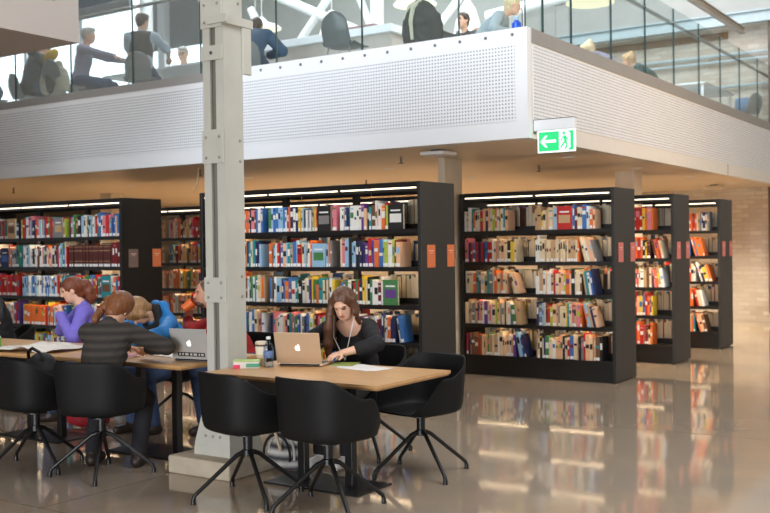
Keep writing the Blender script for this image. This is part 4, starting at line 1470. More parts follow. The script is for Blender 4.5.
MB().lathe([(0.0, 0.0), (0.030, 0.0), (0.033, 0.006), (0.031, 0.03), (0.034, 0.055), (0.031, 0.08), (0.034, 0.11), (0.033, 0.135), (0.018, 0.165), (0.013, 0.172), (0.013, 0.186), (0, 0.186)], 24).build('bottle_body', glass_material('blue_tinted_plastic', (0.72, 0.82, 0.93), 0.5), bt, True)
MB().lathe([(0.0345, 0.062), (0.0348, 0.0625), (0.0348, 0.105), (0.0345, 0.1055)], 24).build('label', mat('blue_bottle_label', (96, 122, 166), 0.6, var=0.35, scale=50), bt, True)
MB().lathe([(0.0, 0.1865), (0.0155, 0.1865), (0.0155, 0.203), (0.0, 0.205)], 20).build('cap', mat('white_cap', (232, 236, 240), 0.4), bt, True)
nb_ = thing('notebook', 'thin green notebook under the right side of the laptop', 'notebook', (-4.03, 5.49, Z), R(20))
MB().bbox((-0.06, -0.10, 0), (0.10, 0.10, 0.004), 0.001).build('pages', PAPER, nb_)
MB().bbox((-0.062, -0.102, 0.0042), (0.102, 0.102, 0.006), 0.0006).build('cover', mat('olive_green_cover', (140, 156, 74), 0.6), nb_)
pp = thing('paper_sheets', 'loose white sheets on the near table beside the woman in black', 'papers', (-3.80, 5.40, Z), R(-12))
for i, (dx, dy, a) in enumerate(((0, 0, 0), (0.03, 0.015, 6), (-0.025, 0.02, -8))):
    MB().box((-0.15, -0.10, 0.0008 * i), (0.15, 0.10, 0.0008 * i + 0.0005), xf=rot_to((dx, dy, 0), R(a))).build('sheet', PAPER, pp)

# ------------------------------------------------------------------ things on the long tables
news = MB()
N = 26
vs, fs = [], []
for i in range(N + 1):
    for j in range(11):
        u, v = i / N - 0.5, j / 10 - 0.5
        zz = 0.018 + 0.012 * math.sin(9 * u + 2 * v) * math.cos(5 * v) + 0.022 * math.exp(-(u * 9) ** 2) + 0.01 * math.sin(17 * u)
        vs.append((u * 0.69 + 0.03 * v, v * 0.50 + 0.02 * u, max(0.002, zz)))
for i in range(N):
    for j in range(10):
        a = i * 11 + j
        fs.append((a, a + 11, a + 12, a + 1))
news.add(vs, fs)
nw = news.build('newspaper', mat('crumpled_newsprint', (232, 226, 216), 0.85, var=0.12, scale=16), None, True, loc=(-6.83, 5.21, Z + 0.004))
nw.rotation_euler = (0, 0, R(14))
md = nw.modifiers.new('thick', 'SOLIDIFY'); md.thickness = 0.004
tag(nw, 'crumpled open newspaper spread on the table before the woman in purple', 'newspaper')
fo = thing('folder', 'dark folder with white pages lying by the purple sleeve', 'folder', (-6.52, 5.635, Z), R(8))
MB().bbox((-0.15, -0.11, 0), (0.15, 0.11, 0.004), 0.001).build('back_cover', BLACK, fo)
MB().bbox((-0.145, -0.105, 0.0042), (0.14, 0.105, 0.016), 0.001).build('pages', PAPER, fo)
MB().bbox((-0.15, -0.11, 0.0162), (0.15, 0.09, 0.020), 0.001).build('front_cover', mat('slate_cover', (70, 74, 84), 0.6), fo)
gb = thing('green_drink', 'lime green drink carton at the left edge of the table', 'carton', (-7.27, 5.10, Z), R(20))
MB().bbox((-0.032, -0.032, 0), (0.032, 0.032, 0.09), 0.004).build('carton_body', mat('lime_carton', (104, 190, 72), 0.5), gb)
MB().prism([(-0.032, 0.0905), (0.032, 0.0905), (0.004, 0.118), (-0.004, 0.118)], -0.031, 0.031).build('gable_top', PAPER, gb)
rbt = thing('red_bottle', 'red bottle top standing behind the green carton', 'bottle', (-7.39, 5.17, Z))
MB().lathe([(0, 0), (0.028, 0), (0.03, 0.01), (0.03, 0.12), (0.014, 0.155), (0, 0.155)], 20).build('bottle_body', mat('dark_red_bottle', (140, 40, 56), 0.4), rbt, True)
MB().lathe([(0, 0.1555), (0.016, 0.1555), (0.016, 0.178), (0, 0.178)], 16).build('cap', mat('pink_cap', (226, 100, 130), 0.5), rbt, True)
wb2 = thing('workbook', 'open white workbook under the arm of the person in the ribbed jumper', 'book', (-5.52, 5.40, Z), R(-10))
MB().bbox((-0.20, -0.13, 0), (-0.002, 0.13, 0.008), 0.002).build('left_page', PAPER, wb2)
MB().bbox((0.002, -0.13, 0), (0.20, 0.13, 0.008), 0.002).build('right_page', PAPER, wb2)
ph = thing('magazine', 'pinkish magazine lying between the bent heads', 'magazine', (-5.83, 5.20, Z), R(15))
MB().bbox((-0.10, -0.13, 0), (0.10, 0.13, 0.006), 0.002).build('pages', PAPER, ph)
MB().box((-0.098, -0.128, 0.0062), (0.098, 0.128, 0.0068)).build('cover', mat('pink_magazine_cover', (200, 120, 128), 0.5, var=0.4, scale=14), ph)
bb = thing('bowl', 'small orange brown bowl beside the blue sleeve', 'bowl', (-5.36, 5.62, Z))
MB().lathe([(0.0, 0.0), (0.035, 0.0), (0.06, 0.03), (0.068, 0.055), (0.062, 0.055), (0.05, 0.03), (0.0, 0.012)], 24).build('bowl_body', mat('terracotta', (188, 110, 60), 0.5), bb, True)

# ------------------------------------------------------------------ bags
BAGG = rib_material('striped_grey_canvas', (206, 204, 200), (58, 60, 68), 0.085)
STRAP = mat('beige_strap', (200, 182, 154), 0.8)
f = Field()
f.ell((0, 0, 0.13), (0.17, 0.13, 0.13), None, 0.03); f.ell((0.09, 0.03, 0.15), (0.12, 0.11, 0.15), None, 0.04); f.ell((-0.1, -0.02, 0.12), (0.11, 0.1, 0.12), None, 0.04)
f.ell((0, 0, -0.1), (0.5, 0.5, 0.105), None, 0, 0, True)
bg = f.mesh(0.008, 'backpack', [BAGG], None, fold=(0.01, 30))
bg.location = (-4.39, 5.33, 0.0); bg.scale = (0.62, 0.7, 0.92)
tag(bg, 'grey and white striped bag on the floor between the column and the table base', 'bag')
for yy, mm in ((-0.11, mat('black_bag_trim', (28, 28, 32), 0.8)), (-0.05, PAPER), (0.02, mat('black_bag_trim', (28, 28, 32), 0.8)), (0.08, PAPER)):
    pts = [(math.cos(a) * 0.185 - 0.01, yy * 1.1 - 0.02, 0.135 + math.sin(a) * 0.15) for a in [R(k * 15 - 15) for k in range(15)]]
    MB().tube(pts, 0.013, 8).build('stripe', mm, bg, True)
pts = [(0.06, -0.15, 0.17), (0.0, -0.17, 0.30), (-0.03, -0.10, 0.40), (0.02, -0.02, 0.42), (0.10, -0.05, 0.30)]
MB().tube(pts, 0.018, 8).build('shoulder_strap', STRAP, bg, True)
f = Field()
f.ell((0, 0, 0.16), (0.15, 0.11, 0.17), None, 0.03); f.ell((0, 0.05, 0.2), (0.13, 0.1, 0.16), None, 0.04)
bk = f.mesh(0.009, 'shoulder_bag', [mat('black_nylon', (24, 24, 27), 0.7, var=0.1)], None, fold=(0.009, 34))
bk.location = (-5.97, 4.51, 0.4475)
tag(bk, 'black bag bulging above the back of the front left chair', 'bag')
MB().tube([(-0.08, 0, 0.31), (-0.06, -0.02, 0.37), (0.0, -0.03, 0.395), (0.06, -0.02, 0.37), (0.08, 0, 0.31)], 0.012, 8).build('handle', BLACK, bk, True)
f = Field()
f.ell((0, 0, 0.085), (0.22, 0.10, 0.085), None, 0.03); f.ell((0.12, 0, 0.10), (0.12, 0.09, 0.10), None, 0.03); f.ell((0, 0, -0.1), (0.5, 0.5, 0.105), None, 0, 0, True)
rb = f.mesh(0.01, 'sports_bag', [mat('red_nylon', (150, 24, 36), 0.7, var=0.1)], None, fold=(0.008, 30))
rb.location = (-6.95, 5.75, 0.0); rb.rotation_euler = (0, 0, R(10))
tag(rb, 'red bag on the floor under the long table', 'bag')
MB().tube([(-0.1, 0, 0.165), (-0.06, -0.02, 0.20), (0.04, -0.02, 0.21), (0.1, 0, 0.18)], 0.01, 8).build('handle', BLACK, rb, True)


# ------------------------------------------------------------------ slim grey side chairs of the upper floor
def make_side_chair():
    t = thing('side_chair', '', 'chair', (0, 0, 0), 0, 'grey shell chairs upstairs')
    vs, fs = [], []
    nu, nv = 14, 22
    for j in range(nv + 1):
        t_ = j / nv
        for i in range(nu + 1):
            a = (i / nu - 0.5) * 2
            if t_ < 0.45:            # seat, front to back
                q = t_ / 0.45
                y = 0.22 - 0.40 * q
                z = 0.425 - 0.02 * math.sin(q * math.pi) + 0.012 * a * a - 0.012 * (1 - q) ** 3
                wd = 0.205 + 0.01 * math.sin(q * math.pi)
            else:                    # back, narrowing to a round top
                q = (t_ - 0.45) / 0.55
                y = -0.18 - 0.055 * math.sin(min(1, q * 2.2) * math.pi / 2) - 0.05 * q + 0.035 * a * a
                z = 0.425 + 0.33 * q - 0.035 * (1 - min(1, q * 4))
                wd = 0.20 * math.sqrt(max(0.0, 1 - max(0.0, (q - 0.35) / 0.66) ** 2.4)) + 0.002
                wd *= 0.86
            vs.append((a * wd, y, z))
    for j in range(nv):
        for i in range(nu):
            p = j * (nu + 1) + i
            fs.append((p, p + 1, p + nu + 2, p + nu + 1))
    s = MB().add(vs, fs).build('seat_shell', GREYSHELL, t, True)
    md = s.modifiers.new('thick', 'SOLIDIFY'); md.thickness = 0.012; md.offset = 0
    for sx in (-1, 1):
        for y0, y1 in ((0.12, 0.20), (-0.12, -0.22)):
            MB().tube([(sx * 0.13, y0, 0.398), (sx * 0.19, y1, 0.0005)], 0.011, 8).build('leg', ALUGREY, t, True)
    return t


side_proto = make_side_chair()
side_first = [True]


def put_side(x, y, rz, label):
    o = side_proto if side_first[0] else copy_tree(side_proto)
    side_first[0] = False
    return place(o, x, y, ZF, R(rz), label, 'grey shell chairs upstairs')
# ------------------------------------------------------------------ people on the ground floor
def from_local(loc, rz, p):
    return Matrix.Translation(Vector(loc)) @ Matrix.Rotation(rz, 4, 'Z') @ Vector(p)


# long-haired woman typing
BLACKTOP = mat('black_knit_top', (24, 23, 25), 0.85, var=0.1, scale=50)


def long_hair(f, Hd, T):
    # parted in the middle; one side hangs straight down in front of the shoulder, the rest lies on the back
    def hang(p, steps):
        q = [Hd(*p)]
        for d in steps:
            q.append(q[-1] + Vector(d))
        return q
    f.chain([Hd(0.03, 0.03, 0.098)] + hang((0.074, 0.03, 0.05), [(0.012, 0.0, -0.09), (0.012, 0.005, -0.10), (0.008, 0.0, -0.11), (-0.005, -0.01, -0.11)]), [0.015, 0.018, 0.024, 0.032, 0.034, 0.018], 0.02)
    f.chain(hang((0.085, -0.02, 0.03), [(0.02, -0.02, -0.10), (0.02, -0.02, -0.11), (0.0, -0.02, -0.12)]), [0.022, 0.03, 0.036, 0.022], 0.02)
    f.chain([Hd(-0.03, 0.03, 0.098)] + hang((-0.080, 0.01, 0.04), [(-0.006, -0.035, -0.09), (0.005, -0.06, -0.08)]), [0.015, 0.018, 0.022, 0.016], 0.02)
    f.chain([Hd(0, -0.08, 0.0), Hd(0.02, -0.10, -0.12), Hd(0.05, -0.11, -0.22)], [0.07, 0.075, 0.05], 0.03)


P1, H1, T1, A1 = person('woman with long brown hair and black top typing at the near table, white earphone cord',
    (-4.24, 6.03, 0), R(183), head=(30, 14, 4), lean=16, lean2=32, side=-3, twist=0, seat=0.47, hands=((-4.08, 5.57, TZ + 0.070), (-4.27, 5.54, TZ + 0.072)),
    elbows=((1.0, -0.2, 0.05), (-1.0, -0.2, 0.1)), curl=(0.35, 0.35), hdir=((-0.25, -0.95, -0.10), (0.18, -0.97, -0.10)), feet=((-0.13, 0.42, 0), (0.06, 0.46, 0)), female=True, hair=H_BROWN, style='long',
    top=BLACKTOP, sleeve=0.74, topname='scoop_neck_top', trousers=DARKTROUSERS, shoes=WHITESHOE, scoop=0.045, vox=0.0058, extra_hair=long_hair, size=0.95)
# earphone cord
for sx in (1, -1):
    pts = [H1(sx * 0.078, 0.02, -0.02), H1(sx * 0.082, 0.045, -0.08), T1(sx * 0.07, 0.16, 0.26), T1(sx * 0.03, 0.185, 0.16), T1(0.0, 0.20, 0.08)]
    MB().tube(pts, 0.0035, 6).build('earphone_cord', mat('white_cable', (236, 236, 236), 0.5), P1, True)

# ponytailed woman in purple
PURPLE = mat('lavender_fleece', (122, 110, 202), 0.9, var=0.07, scale=40)


def pony(f, Hd, T):
    f.chain([Hd(0, -0.09, 0.03), Hd(0, -0.135, 0.01), Hd(0.01, -0.15, -0.06), Hd(0.01, -0.145, -0.13), Hd(0.0, -0.13, -0.18)], [0.035, 0.045, 0.052, 0.044, 0.015], 0.02)
    f.chain([Hd(0.05, 0.06, 0.07), Hd(0.075, 0.02, 0.03), Hd(0.06, -0.05, 0.03)], [0.02, 0.028, 0.03], 0.02)


P5, H5, T5, A5 = person('woman in a lavender top with auburn ponytail, hands clasped before her mouth',
    (-7.32, 6.18, 0), R(142), head=(18, -2, 0), lean=14, lean2=20, seat=0.47, size=0.95, hands=((-7.36, 5.82, 0.95), (-7.39, 5.87, 0.94)), elbows=((0.35, 0.5, -0.9), (-0.35, 0.5, -0.9)),
    curl=(1.0, 1.0), hdir=((-0.35, 0.15, 0.85), (-0.3, -0.1, 0.9)), palm=((0.2, 0.9, 0), (-0.2, -0.9, 0)), female=True, hair=H_AUBURN, style='pony', top=PURPLE, topname='fleece_top', vox=0.0075, extra_hair=pony)
wst = A5[0]
MB().lathe([(0.034, -0.012), (0.036, -0.010), (0.036, 0.010), (0.034, 0.012)], 18, xf=Matrix.Translation(wst[1].lerp(wst[2], 0.9)) @ (wst[2] - wst[1]).to_track_quat('Z', 'Y').to_matrix().to_4x4()).build('wrist_watch', BLACK, P5, True)

# person in ribbed dark jumper, seen from behind
RIB = rib_material('ribbed_dark_wool', (70, 64, 58), (46, 42, 39), 0.052)


def braid(f, Hd, T):
    pts = [(-0.02, -0.08, 0.075), (-0.07, -0.07, 0.03), (-0.085, -0.055, -0.03), (-0.085, -0.06, -0.09), (-0.075, -0.085, -0.14), (-0.06, -0.11, -0.19)]
    for i, p in enumerate(pts):
        f.ell(Hd(p[0], p[1], p[2]), (0.036 - 0.002 * i, 0.036 - 0.002 * i, 0.036), None, 0.008)
    f.ell(Hd(0.02, -0.03, 0.05), (0.088, 0.10, 0.09), None, 0.02)


P2, H2, T2, A2 = person('person in a ribbed dark jumper seen from behind, coppery plaited hair, bent over the table',
    (-5.42, 4.60, 0), R(29), head=(46, -6, 6), lean=17, lean2=38, side=0, seat=0.475, size=0.96, hands=((-5.74, 5.12, TZ + 0.085), (-5.44, 5.08, TZ + 0.085)), elbows=((0.8, -0.6, 0.05), (-1.0, 0.0, 0.1)), curl=(0.5, 0.6),
    feet=((-0.16, 0.28, 0), (0.18, 0.24, 0)), hair=H_COPPER, style='pony', top=RIB, topname='ribbed_jumper', vox=0.0075, extra_hair=braid, thick=0.016, trousers=DARKTROUSERS, shoes=DARKSHOE, female=True)

# person in the blue jacket, head bowed
BLUEJ = mat('bright_blue_shell_fabric', (26, 118, 186), 0.6, var=0.07, scale=14)


def hood(f, T, Hd, arms):
    f.chain([T(-0.15, -0.06, 0.30), T(-0.06, -0.12, 0.33), T(0.06, -0.12, 0.33), T(0.15, -0.06, 0.30)], [0.03, 0.04, 0.04, 0.03], 0.03)


def shaggy(f, Hd, T):
    f.ell(Hd(0, 0.0, 0.04), (0.095, 0.108, 0.095), None, 0.02)
    for sx in (-1, 1):
        f.chain([Hd(sx * 0.07, 0.05, 0.07), Hd(sx * 0.088, 0.03, 0.0), Hd(sx * 0.08, 0.02, -0.06)], [0.025, 0.028, 0.018], 0.02)


P3, H3, T3, A3 = person('person in a bright blue jacket with sandy hair, head bowed low over the table',
    (-6.235, 6.165, 0), R(170), head=(66, -8, 0), lean=22, lean2=46, seat=0.47, size=0.95, hands=((-6.12, 5.55, TZ + 0.075), (-6.44, 5.52, TZ + 0.075)), elbows=((1.0, -0.3, 0.1), (-1.0, -0.3, 0.1)),
    hair=H_SANDY, style='pony', top=BLUEJ, topname='blue_jacket', vox=0.0075, extra_hair=shaggy, extra_top=hood, thick=0.016, feet=((-0.11, 0.34, 0), (0.15, 0.38, 0)))
f = Field()
f.chain([T3(-0.10, 0.03, 0.27), T3(-0.05, -0.06, 0.36), T3(0.05, -0.06, 0.36), T3(0.10, 0.03, 0.27), T3(0.0, 0.10, 0.25), T3(-0.10, 0.03, 0.27)], [0.04] * 6, 0.02)
f.mesh(0.008, 'black_scarf', [BLACKTOP], P3, fold=(0.005, 50))

# man in red drinking
REDJ = mat('red_knit', (150, 28, 30), 0.9, var=0.16, scale=40)
ORANGEC = mat('orange_cup_plastic', (238, 108, 40), 0.4, var=0.03)
cupc = Vector((-5.80, 5.74, 1.095))
P4, H4, T4, A4 = person('man in a red jumper drinking from an orange cup beside the steel column',
    (-5.79, 6.46, 0), R(185), head=(2, -35, 0), lean=16, lean2=28, side=24, twist=-37, seat=0.47, hands=((-5.52, 5.72, TZ + 0.085), (-6.30, 6.33, 0.91)), elbows=((-0.24, 0.98, -0.3), (-1.0, -0.1, 0.0)), curl=(0.5, 0.9),
    hdir=(None, (0.30, -0.15, 0.85)), palm=((0, 0, -1), (0.85, -0.25, -0.3)), hair=H_DARK, style='bald', skin=SKIN2, top=REDJ, topname='red_jumper', vox=0.0075, feet=((-0.12, 0.42, 0), (0.1, 0.40, 0)))
f = Field()
f.ell(H4(0, -0.024, 0.045), (0.078, 0.093, 0.078), None, 0.02)
f.ell(H4(0, 0.11, -0.02), (0.1, 0.10, 0.12), None, 0, 0, True)
f.mesh(0.0065, 'hair', [hairmat('cropped_dark_hair', (92, 74, 62))], P4)
f = Field()
f.ell(H4(0, 0.05, -0.085), (0.048, 0.046, 0.034), None, 0.02)
f.ell(H4(0, 0.09, -0.055), (0.024, 0.03, 0.016), None, 0, 0, True)
f.mesh(0.0065, 'beard', [hairmat('short_dark_beard', (84, 62, 50))], P4)
mug = thing('orange_cup', 'orange cup tilted to the mouth of the man in red', 'cup', (0, 0, 0))
mth = P4.matrix_basis @ H4(0, 0.105, -0.062)
ax = Vector((-0.60, -0.42, -0.55)).normalized()
mug.location = mth + ax * 0.112
mug.rotation_euler = (-ax).to_track_quat('Z', 'Y').to_euler()
MB().lathe([(0.0, 0.0), (0.032, 0.0), (0.036, 0.004), (0.043, 0.10), (0.039, 0.10), (0.033, 0.008), (0.0, 0.006)], 24).build('cup_body', ORANGEC, mug, True)
MB().tube([(0.04, 0, 0.085), (0.062, 0, 0.078), (0.066, 0, 0.05), (0.056, 0, 0.026), (0.036, 0, 0.022)], 0.006, 8).build('handle', ORANGEC, mug, True)

# person in black at the left edge
P6, H6, T6, A6 = person('person in black at the left edge of the picture holding a phone over the table',
    (-8.66, 6.18, 0), R(152), head=(24, -6, 0), lean=8, lean2=18, hands=((-8.12, 5.70, 0.87), (-8.5, 5.62, TZ + 0.06)), elbows=((1.0, 0.1, -0.5), (-1.0, 0, -0.5)), curl=(0.9, 0.6),
    hdir=((0.55, -0.6, 0.25), None), hair=H_DARK, style='short', top=BLACKTOP, topname='black_jumper', vox=0.009, sleeve=0.9)
pn = thing('phone', 'pale phone held by the person in black at the edge', 'phone', (-8.05, 5.60, 0.865))
pn.rotation_euler = (R(35), R(-10), R(30))
MB().bbox((-0.036, -0.07, 0), (0.036, 0.07, 0.008), 0.004).build('phone_body', ALUGREY, pn)
MB().box((-0.032, -0.064, 0.0081), (0.032, 0.064, 0.0085)).build('screen', SCREEN, pn)

# ------------------------------------------------------------------ the upper floor
VB = 0.013
G2 = 'grey shell chairs upstairs'
WHITETOP = mat('white_laminate', (232, 236, 240), 0.4, var=0.02)


def up_table(label, x, y, rz, L=0.8, D=0.4, z=0.74):
    t = thing('white_table', label, 'table', (x, y, ZF), R(rz), 'white tables upstairs')
    MB().bbox((-L, -D, z - 0.03), (L, D, z), 0.004).build('tabletop', WHITETOP, t)
    for sx in (-1, 1):
        for sy in (-1, 1):
            MB().box((sx * (L - 0.06) - 0.02, sy * (D - 0.06) - 0.02, 0), (sx * (L - 0.06) + 0.02, sy * (D - 0.06) + 0.02, z - 0.0301)).build('leg', WHITETOP, t)
    return t


def up_person(label, x, y, rz, **kw):
    kw.setdefault('vox', VB)
    return person(label, (x, y, ZF), R(rz), **kw)


def Zu(x, y, z):
    return (x, y, ZF + z)


person_z = ZF
GREYTEE = mat('pale_blue_grey_tee', (176, 192, 206), 0.9, var=0.05)
VEST = mat('charcoal_vest', (62, 62, 62), 0.9, var=0.08)
LAV = mat('lilac_grey_wool', (138, 136, 158), 0.95, var=0.08)
BLACKJ = mat('black_quilted_jacket', (38, 38, 42), 0.7, var=0.25, scale=16)
GREENJ = mat('dark_green_jacket', (40, 66, 62), 0.9, var=0.1)
NAVYJ = mat('dark_blue_coat', (48, 74, 100), 0.8, var=0.12)
PALE = mat('pale_shirt', (214, 222, 226), 0.9, var=0.04)

put_side(-10.40, 9.62, 38, 'grey shell chair carrying the man in the charcoal vest upstairs')
U3, Hu, Tu, Au = up_person('man in a pale tee and charcoal vest seen from behind upstairs at the glass', -10.42, 9.66, 38, head=(6, -34, 0), lean=2, lean2=6,
    hands=(Zu(-10.95, 9.95, 0.80), Zu(-10.45, 10.20, 0.80)), hair=H_DARK, style='short', top=GREYTEE, sleeve=0.42, topname='tee_shirt', female=False)
f = Field()
f.ell(Tu(0, 0.0, 0.08), (0.165, 0.132, 0.24), None, 0.03); f.cap(Tu(-0.10, -0.01, 0.25), Tu(0.10, -0.01, 0.25), 0.078, 0.078, 0.04)
f.ell(Tu(0, 0.06, 0.36), (0.09, 0.09, 0.10), None, 0, 0, True)
f.mesh(VB, 'vest', [VEST], U3)
put_side(-11.82, 9.80, -50, 'grey shell chair carrying the person in lilac grey upstairs')
up_person('person in a lilac grey jumper upstairs reaching one arm forward over the table', -11.82, 9.78, -58, head=(4, -4, 0), lean=8, lean2=12,
    hands=(Zu(-11.2, 10.35, 0.82), Zu(-10.98, 9.92, 0.80)), hair=H_GREY, style='short', top=LAV, topname='wool_jumper')
up_person('person in a black quilted jacket upstairs with head bent, under the white overhang', -12.95, 9.75, -15, head=(30, 0, 0), lean=12, lean2=22, hair=H_COPPER, style='short', top=BLACKJ, topname='quilted_jacket', thick=0.03, extra_top=hood)
put_side(-12.95, 9.72, -10, 'grey shell chair carrying the person in the black quilted jacket upstairs')
put_side(-13.65, 9.55, -20, 'grey shell chair with dark blue cloth at the edge of the picture upstairs')
f = Field()
f.ell((0, 0, 0.62), (0.27, 0.17, 0.25), None, 0.04); f.ell((0.1, 0.1, 0.48), (0.16, 0.16, 0.15), None, 0.04)
o = f.mesh(0.014, 'dark_coat', [NAVYJ], None, fold=(0.012, 26)); o.location = (-13.62, 9.40, ZF + 0.05)
tag(o, 'dark blue coat heaped on the chair at the left edge upstairs', 'coat')
# chair with beige coat and yellow hat
put_side(-11.66, 9.34, 5, 'grey shell chair hung with the beige coat and yellow hat upstairs')
f = Field()
f.ell((-0.16, 0, 0.60), (0.13, 0.10, 0.22), Euler((0, R(22), 0)).to_matrix(), 0.03); f.ell((0.16, 0.02, 0.60), (0.13, 0.10, 0.22), Euler((0, R(-22), 0)).to_matrix(), 0.03); f.cap((-0.12, 0, 0.80), (0.12, 0, 0.80), 0.06, 0.06, 0.03); f.ell((0, 0.03, 0.5), (0.2, 0.08, 0.15), None, 0.03)
o = f.mesh(0.013, 'beige_coat', [mat('beige_coat_cloth', (188, 182, 164), 0.9, var=0.12)], None, fold=(0.012, 26)); o.location = (-11.68, 9.20, ZF - 0.07); o.scale = (0.9, 0.9, 0.95)
tag(o, 'beige coat draped over a chair behind the glass, under the yellow hat', 'coat')
f = Field()
f.ell((0, -0.075, 0.58), (0.09, 0.06, 0.20), None, 0.03)
o2 = f.mesh(0.013, 'dark_lining', [mat('dark_brown_lining', (74, 66, 62), 0.9)], o)
f = Field()
f.ell((0, 0, 0.0), (0.17, 0.10, 0.085), Euler((0, R(-28), 0)).to_matrix(), 0.02)
o = f.mesh(0.012, 'yellow_hat', [mat('yellow_wool', (236, 190, 30), 0.9, var=0.08)], None, fold=(0.004, 50)); o.location = (-11.72, 9.19, ZF + 0.835); o.scale = (0.8, 0.8, 0.8)
tag(o, 'bright yellow woollen hat lying on top of the beige coat', 'hat')
up_table('white table between the man in the vest and the man in glasses', -10.75, 10.88, 0, 1.3, 0.5)
U4, Hv, Tv, Av = up_person('grey-haired man with glasses facing the camera across the upstairs table', -11.72, 11.81, 205, head=(8, 0, 0), hair=H_GREY, style='short', top=PALE, topname='shirt')
for sx in (-1, 1):
    MB().tube([Hv(sx * 0.03 + 0.024 * math.cos(R(a)), 0.105, 0.004 + 0.02 * math.sin(R(a))) for a in range(0, 361, 30)], 0.004, 6, caps=False).build('spectacle_rim', BLACK, U4, True)
put_side(-11.72, 11.84, 205, 'grey shell chair carrying the grey-haired man upstairs')
up_person('person in a dark blue coat leaning behind the steel column upstairs', -8.72, 9.98, 30, head=(20, 0, 0), lean=30, lean2=50, hair=H_DARK, style='short', top=NAVYJ, topname='blue_coat', thick=0.03)
put_side(-8.72, 9.96, 30, 'grey shell chair carrying the person in the dark blue coat upstairs')
# white counter
ct = thing('white_counter', 'long white counter behind the glass with a low taupe panel', 'counter', (-9.1, 11.9, ZF))
MB().bbox((-1.75, -0.3, 1.06), (1.5, 0.3, 1.17), 0.006).build('counter_top', WHITETOP, ct)
MB().box((-1.7, -0.22, 0.0), (1.45, 0.22, 1.0599)).build('counter_body', mat('taupe_panel', (190, 182, 174), 0.7), ct)
tag(MB().bbox((-8.8, 11.72, ZF + 1.1705), (-7.95, 11.95, ZF + 1.235), 0.004).build('brown_binder', mat('mauve_binder', (150, 120, 122), 0.6), None), 'flat mauve box lying on the white counter upstairs', 'box')
put_side(-6.82, 9.42, 8, 'empty dark grey shell chair with its tall back to the glass upstairs')
# coat over chair and the group by the corner
put_side(-5.72, 9.58, -5, 'grey shell chair under the dark olive coat upstairs')
f = Field()
f.ell((-0.14, 0, 0.60), (0.12, 0.10, 0.26), Euler((0, R(14), 0)).to_matrix(), 0.02); f.ell((0.13, 0.02, 0.58), (0.13, 0.10, 0.25), Euler((0, R(-18), 0)).to_matrix(), 0.02); f.ell((0, -0.03, 0.62), (0.10, 0.09, 0.26), None, 0.02); f.cap((-0.03, 0, 0.84), (0.05, 0, 0.80), 0.06, 0.06, 0.02); f.ell((0, 0, 0.42), (0.25, 0.10, 0.16), None, 0.03)
o = f.mesh(0.012, 'olive_coat', [mat('dark_olive_cloth', (84, 82, 78), 0.95, var=0.12)], None, fold=(0.012, 28)); o.location = (-5.72, 9.34, ZF - 0.04); o.scale = (0.9, 0.9, 0.92)
tag(o, 'dark olive coat with pale lining draped over a chair at the glass upstairs', 'coat')
MB().tube([(0.02, -0.05, 0.86), (-0.06, -0.09, 0.78), (-0.085, -0.115, 0.62), (-0.07, -0.11, 0.40)], [0.03, 0.035, 0.028, 0.02], 8).build('pale_lining', mat('cream_lining', (206, 200, 178), 0.9), o, True)
MB().tube([(-0.04, 0.0, 0.87), (-0.14, -0.03, 0.80), (-0.22, -0.05, 0.66)], [0.03, 0.045, 0.03], 8).build('pale_collar', mat('cream_lining', (206, 200, 178), 0.9), o, True)
up_person('blond person with a pale grey cardigan upstairs near the corner of the glass', -5.92, 11.02, -75, head=(14, 20, 0), lean=34, lean2=52, hair=H_BLOND, style='pony', top=mat('pale_grey_cardigan', (170, 182, 188), 0.9, var=0.06), topname='cardigan', female=True, seat=0.44)
put_side(-5.92, 11.0, -75, 'grey shell chair carrying the blond person near the corner upstairs')
up_person('brown-haired person half hidden behind the olive coat upstairs', -6.85, 12.42, 170, hair=H_DARK, style='pony', top=VEST, topname='dark_top', female=True)
up_person('small brown-haired person beside the white bell lamp upstairs', -7.16, 13.35, 185, hair=H_COPPER, style='pony', top=PALE, topname='pale_top', female=True, size=0.97)
put_side(-6.85, 12.46, 170, 'grey shell chair carrying the brown-haired person behind the olive coat')
put_side(-7.16, 13.38, 185, 'grey shell chair carrying the person beside the bell lamp')
bl = thing('blue_bottle', 'blue water bottle standing on the edge at the corner of the glass', 'bottle', (-4.53, 9.22, ZK - 0.0395))
tag(MB().bbox((-4.95, 8.98, ZF), (-4.36, 9.45, ZK - 0.04), 0.004).build('low_bench', WHITETOP, None), 'low white bench inside the corner of the upstairs glass', 'bench')
MB().lathe([(0, 0), (0.045, 0), (0.048, 0.01), (0.048, 0.17), (0.022, 0.20), (0, 0.20)], 20).build('bottle_body', mat('cobalt_plastic', (40, 96, 226), 0.3), bl, True)
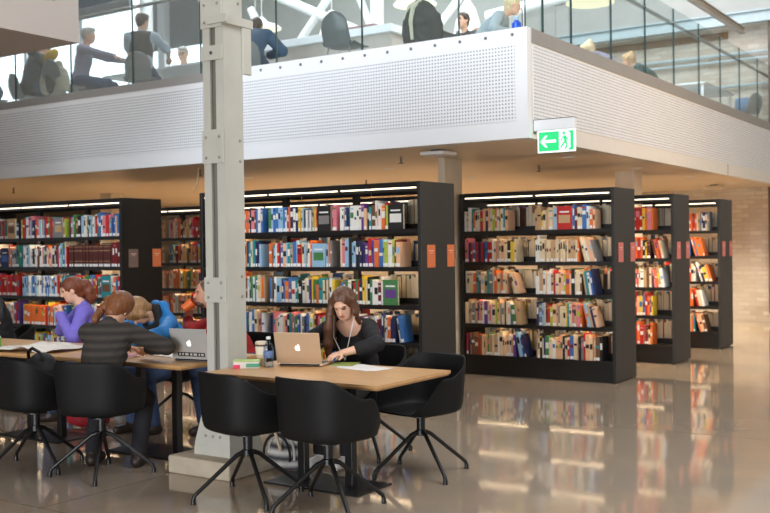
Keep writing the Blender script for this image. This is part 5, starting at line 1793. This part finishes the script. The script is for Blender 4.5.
MB().lathe([(0, 0.2005), (0.024, 0.2005), (0.024, 0.235), (0, 0.237)], 16).build('cap', mat('pale_blue_cap', (190, 214, 236), 0.4), bl, True)
# along the receding side
def bun(f, Hd, T):
    f.ell(Hd(0, -0.07, 0.10), (0.05, 0.045, 0.04), None, 0.015)
    for sx in (-1, 1):
        f.chain([Hd(sx * 0.04, 0.06, 0.09), Hd(sx * 0.085, 0.035, 0.03), Hd(sx * 0.088, 0.02, -0.06)], [0.025, 0.03, 0.022], 0.02)


up_person('fair-haired person alone at the receding glass upstairs, head low', -5.15, 13.62, 84, head=(20, 0, 0), lean=42, lean2=58, size=0.93, hair=H_BLOND, style='pony', top=LAV, topname='lilac_top', female=True, seat=0.37, extra_hair=bun)
up_person('blond person in a dark green jacket at the receding glass upstairs', -5.18, 15.4, 112, head=(14, 0, 0), lean=38, lean2=52, size=0.95, hair=mat('honey_blond_hair', (190, 156, 112), 0.45, var=0.25, scale=18, stretch=(7, 7, 1), bump=0.3), style='pony', top=GREENJ, topname='green_jacket', female=True, seat=0.40, extra_hair=bun)
for y, l in ((13.62, 'low dark stool under the fair-haired person upstairs'), (15.4, 'low dark stool under the person in dark green upstairs')):
    t = thing('low_stool', l, 'stool', (-5.15 if y < 14 else -5.18, y, ZF), 0, 'low stools upstairs')
    z = 0.332 if y < 14 else 0.362
    MB().lathe([(0, z - 0.05), (0.2, z - 0.05), (0.21, z - 0.03), (0.2, z), (0, z)], 20).build('cushion', VEST, t, True)
    MB().lathe([(0, 0), (0.16, 0), (0.16, 0.02), (0.03, 0.03), (0.03, z - 0.0505), (0, z - 0.0505)], 20).build('foot', BLACKMETAL, t, True)
up_table('white table at the far end of the receding glass', -5.2, 17.6, 90, 0.9, 0.4)
put_side(-4.7, 18.85, 60, 'blue grey shell chair at the far end of the receding glass')
o = MB().bbox((-0.16, -0.12, 0), (0.16, 0.12, 0.26), 0.05).build('blue_bag', mat('blue_cloth', (80, 130, 176), 0.9, var=0.15), None, True); o.location = (-4.70, 18.83, ZF + 0.436)
tag(o, 'blue bag on the seat of the last chair behind the receding glass', 'bag')
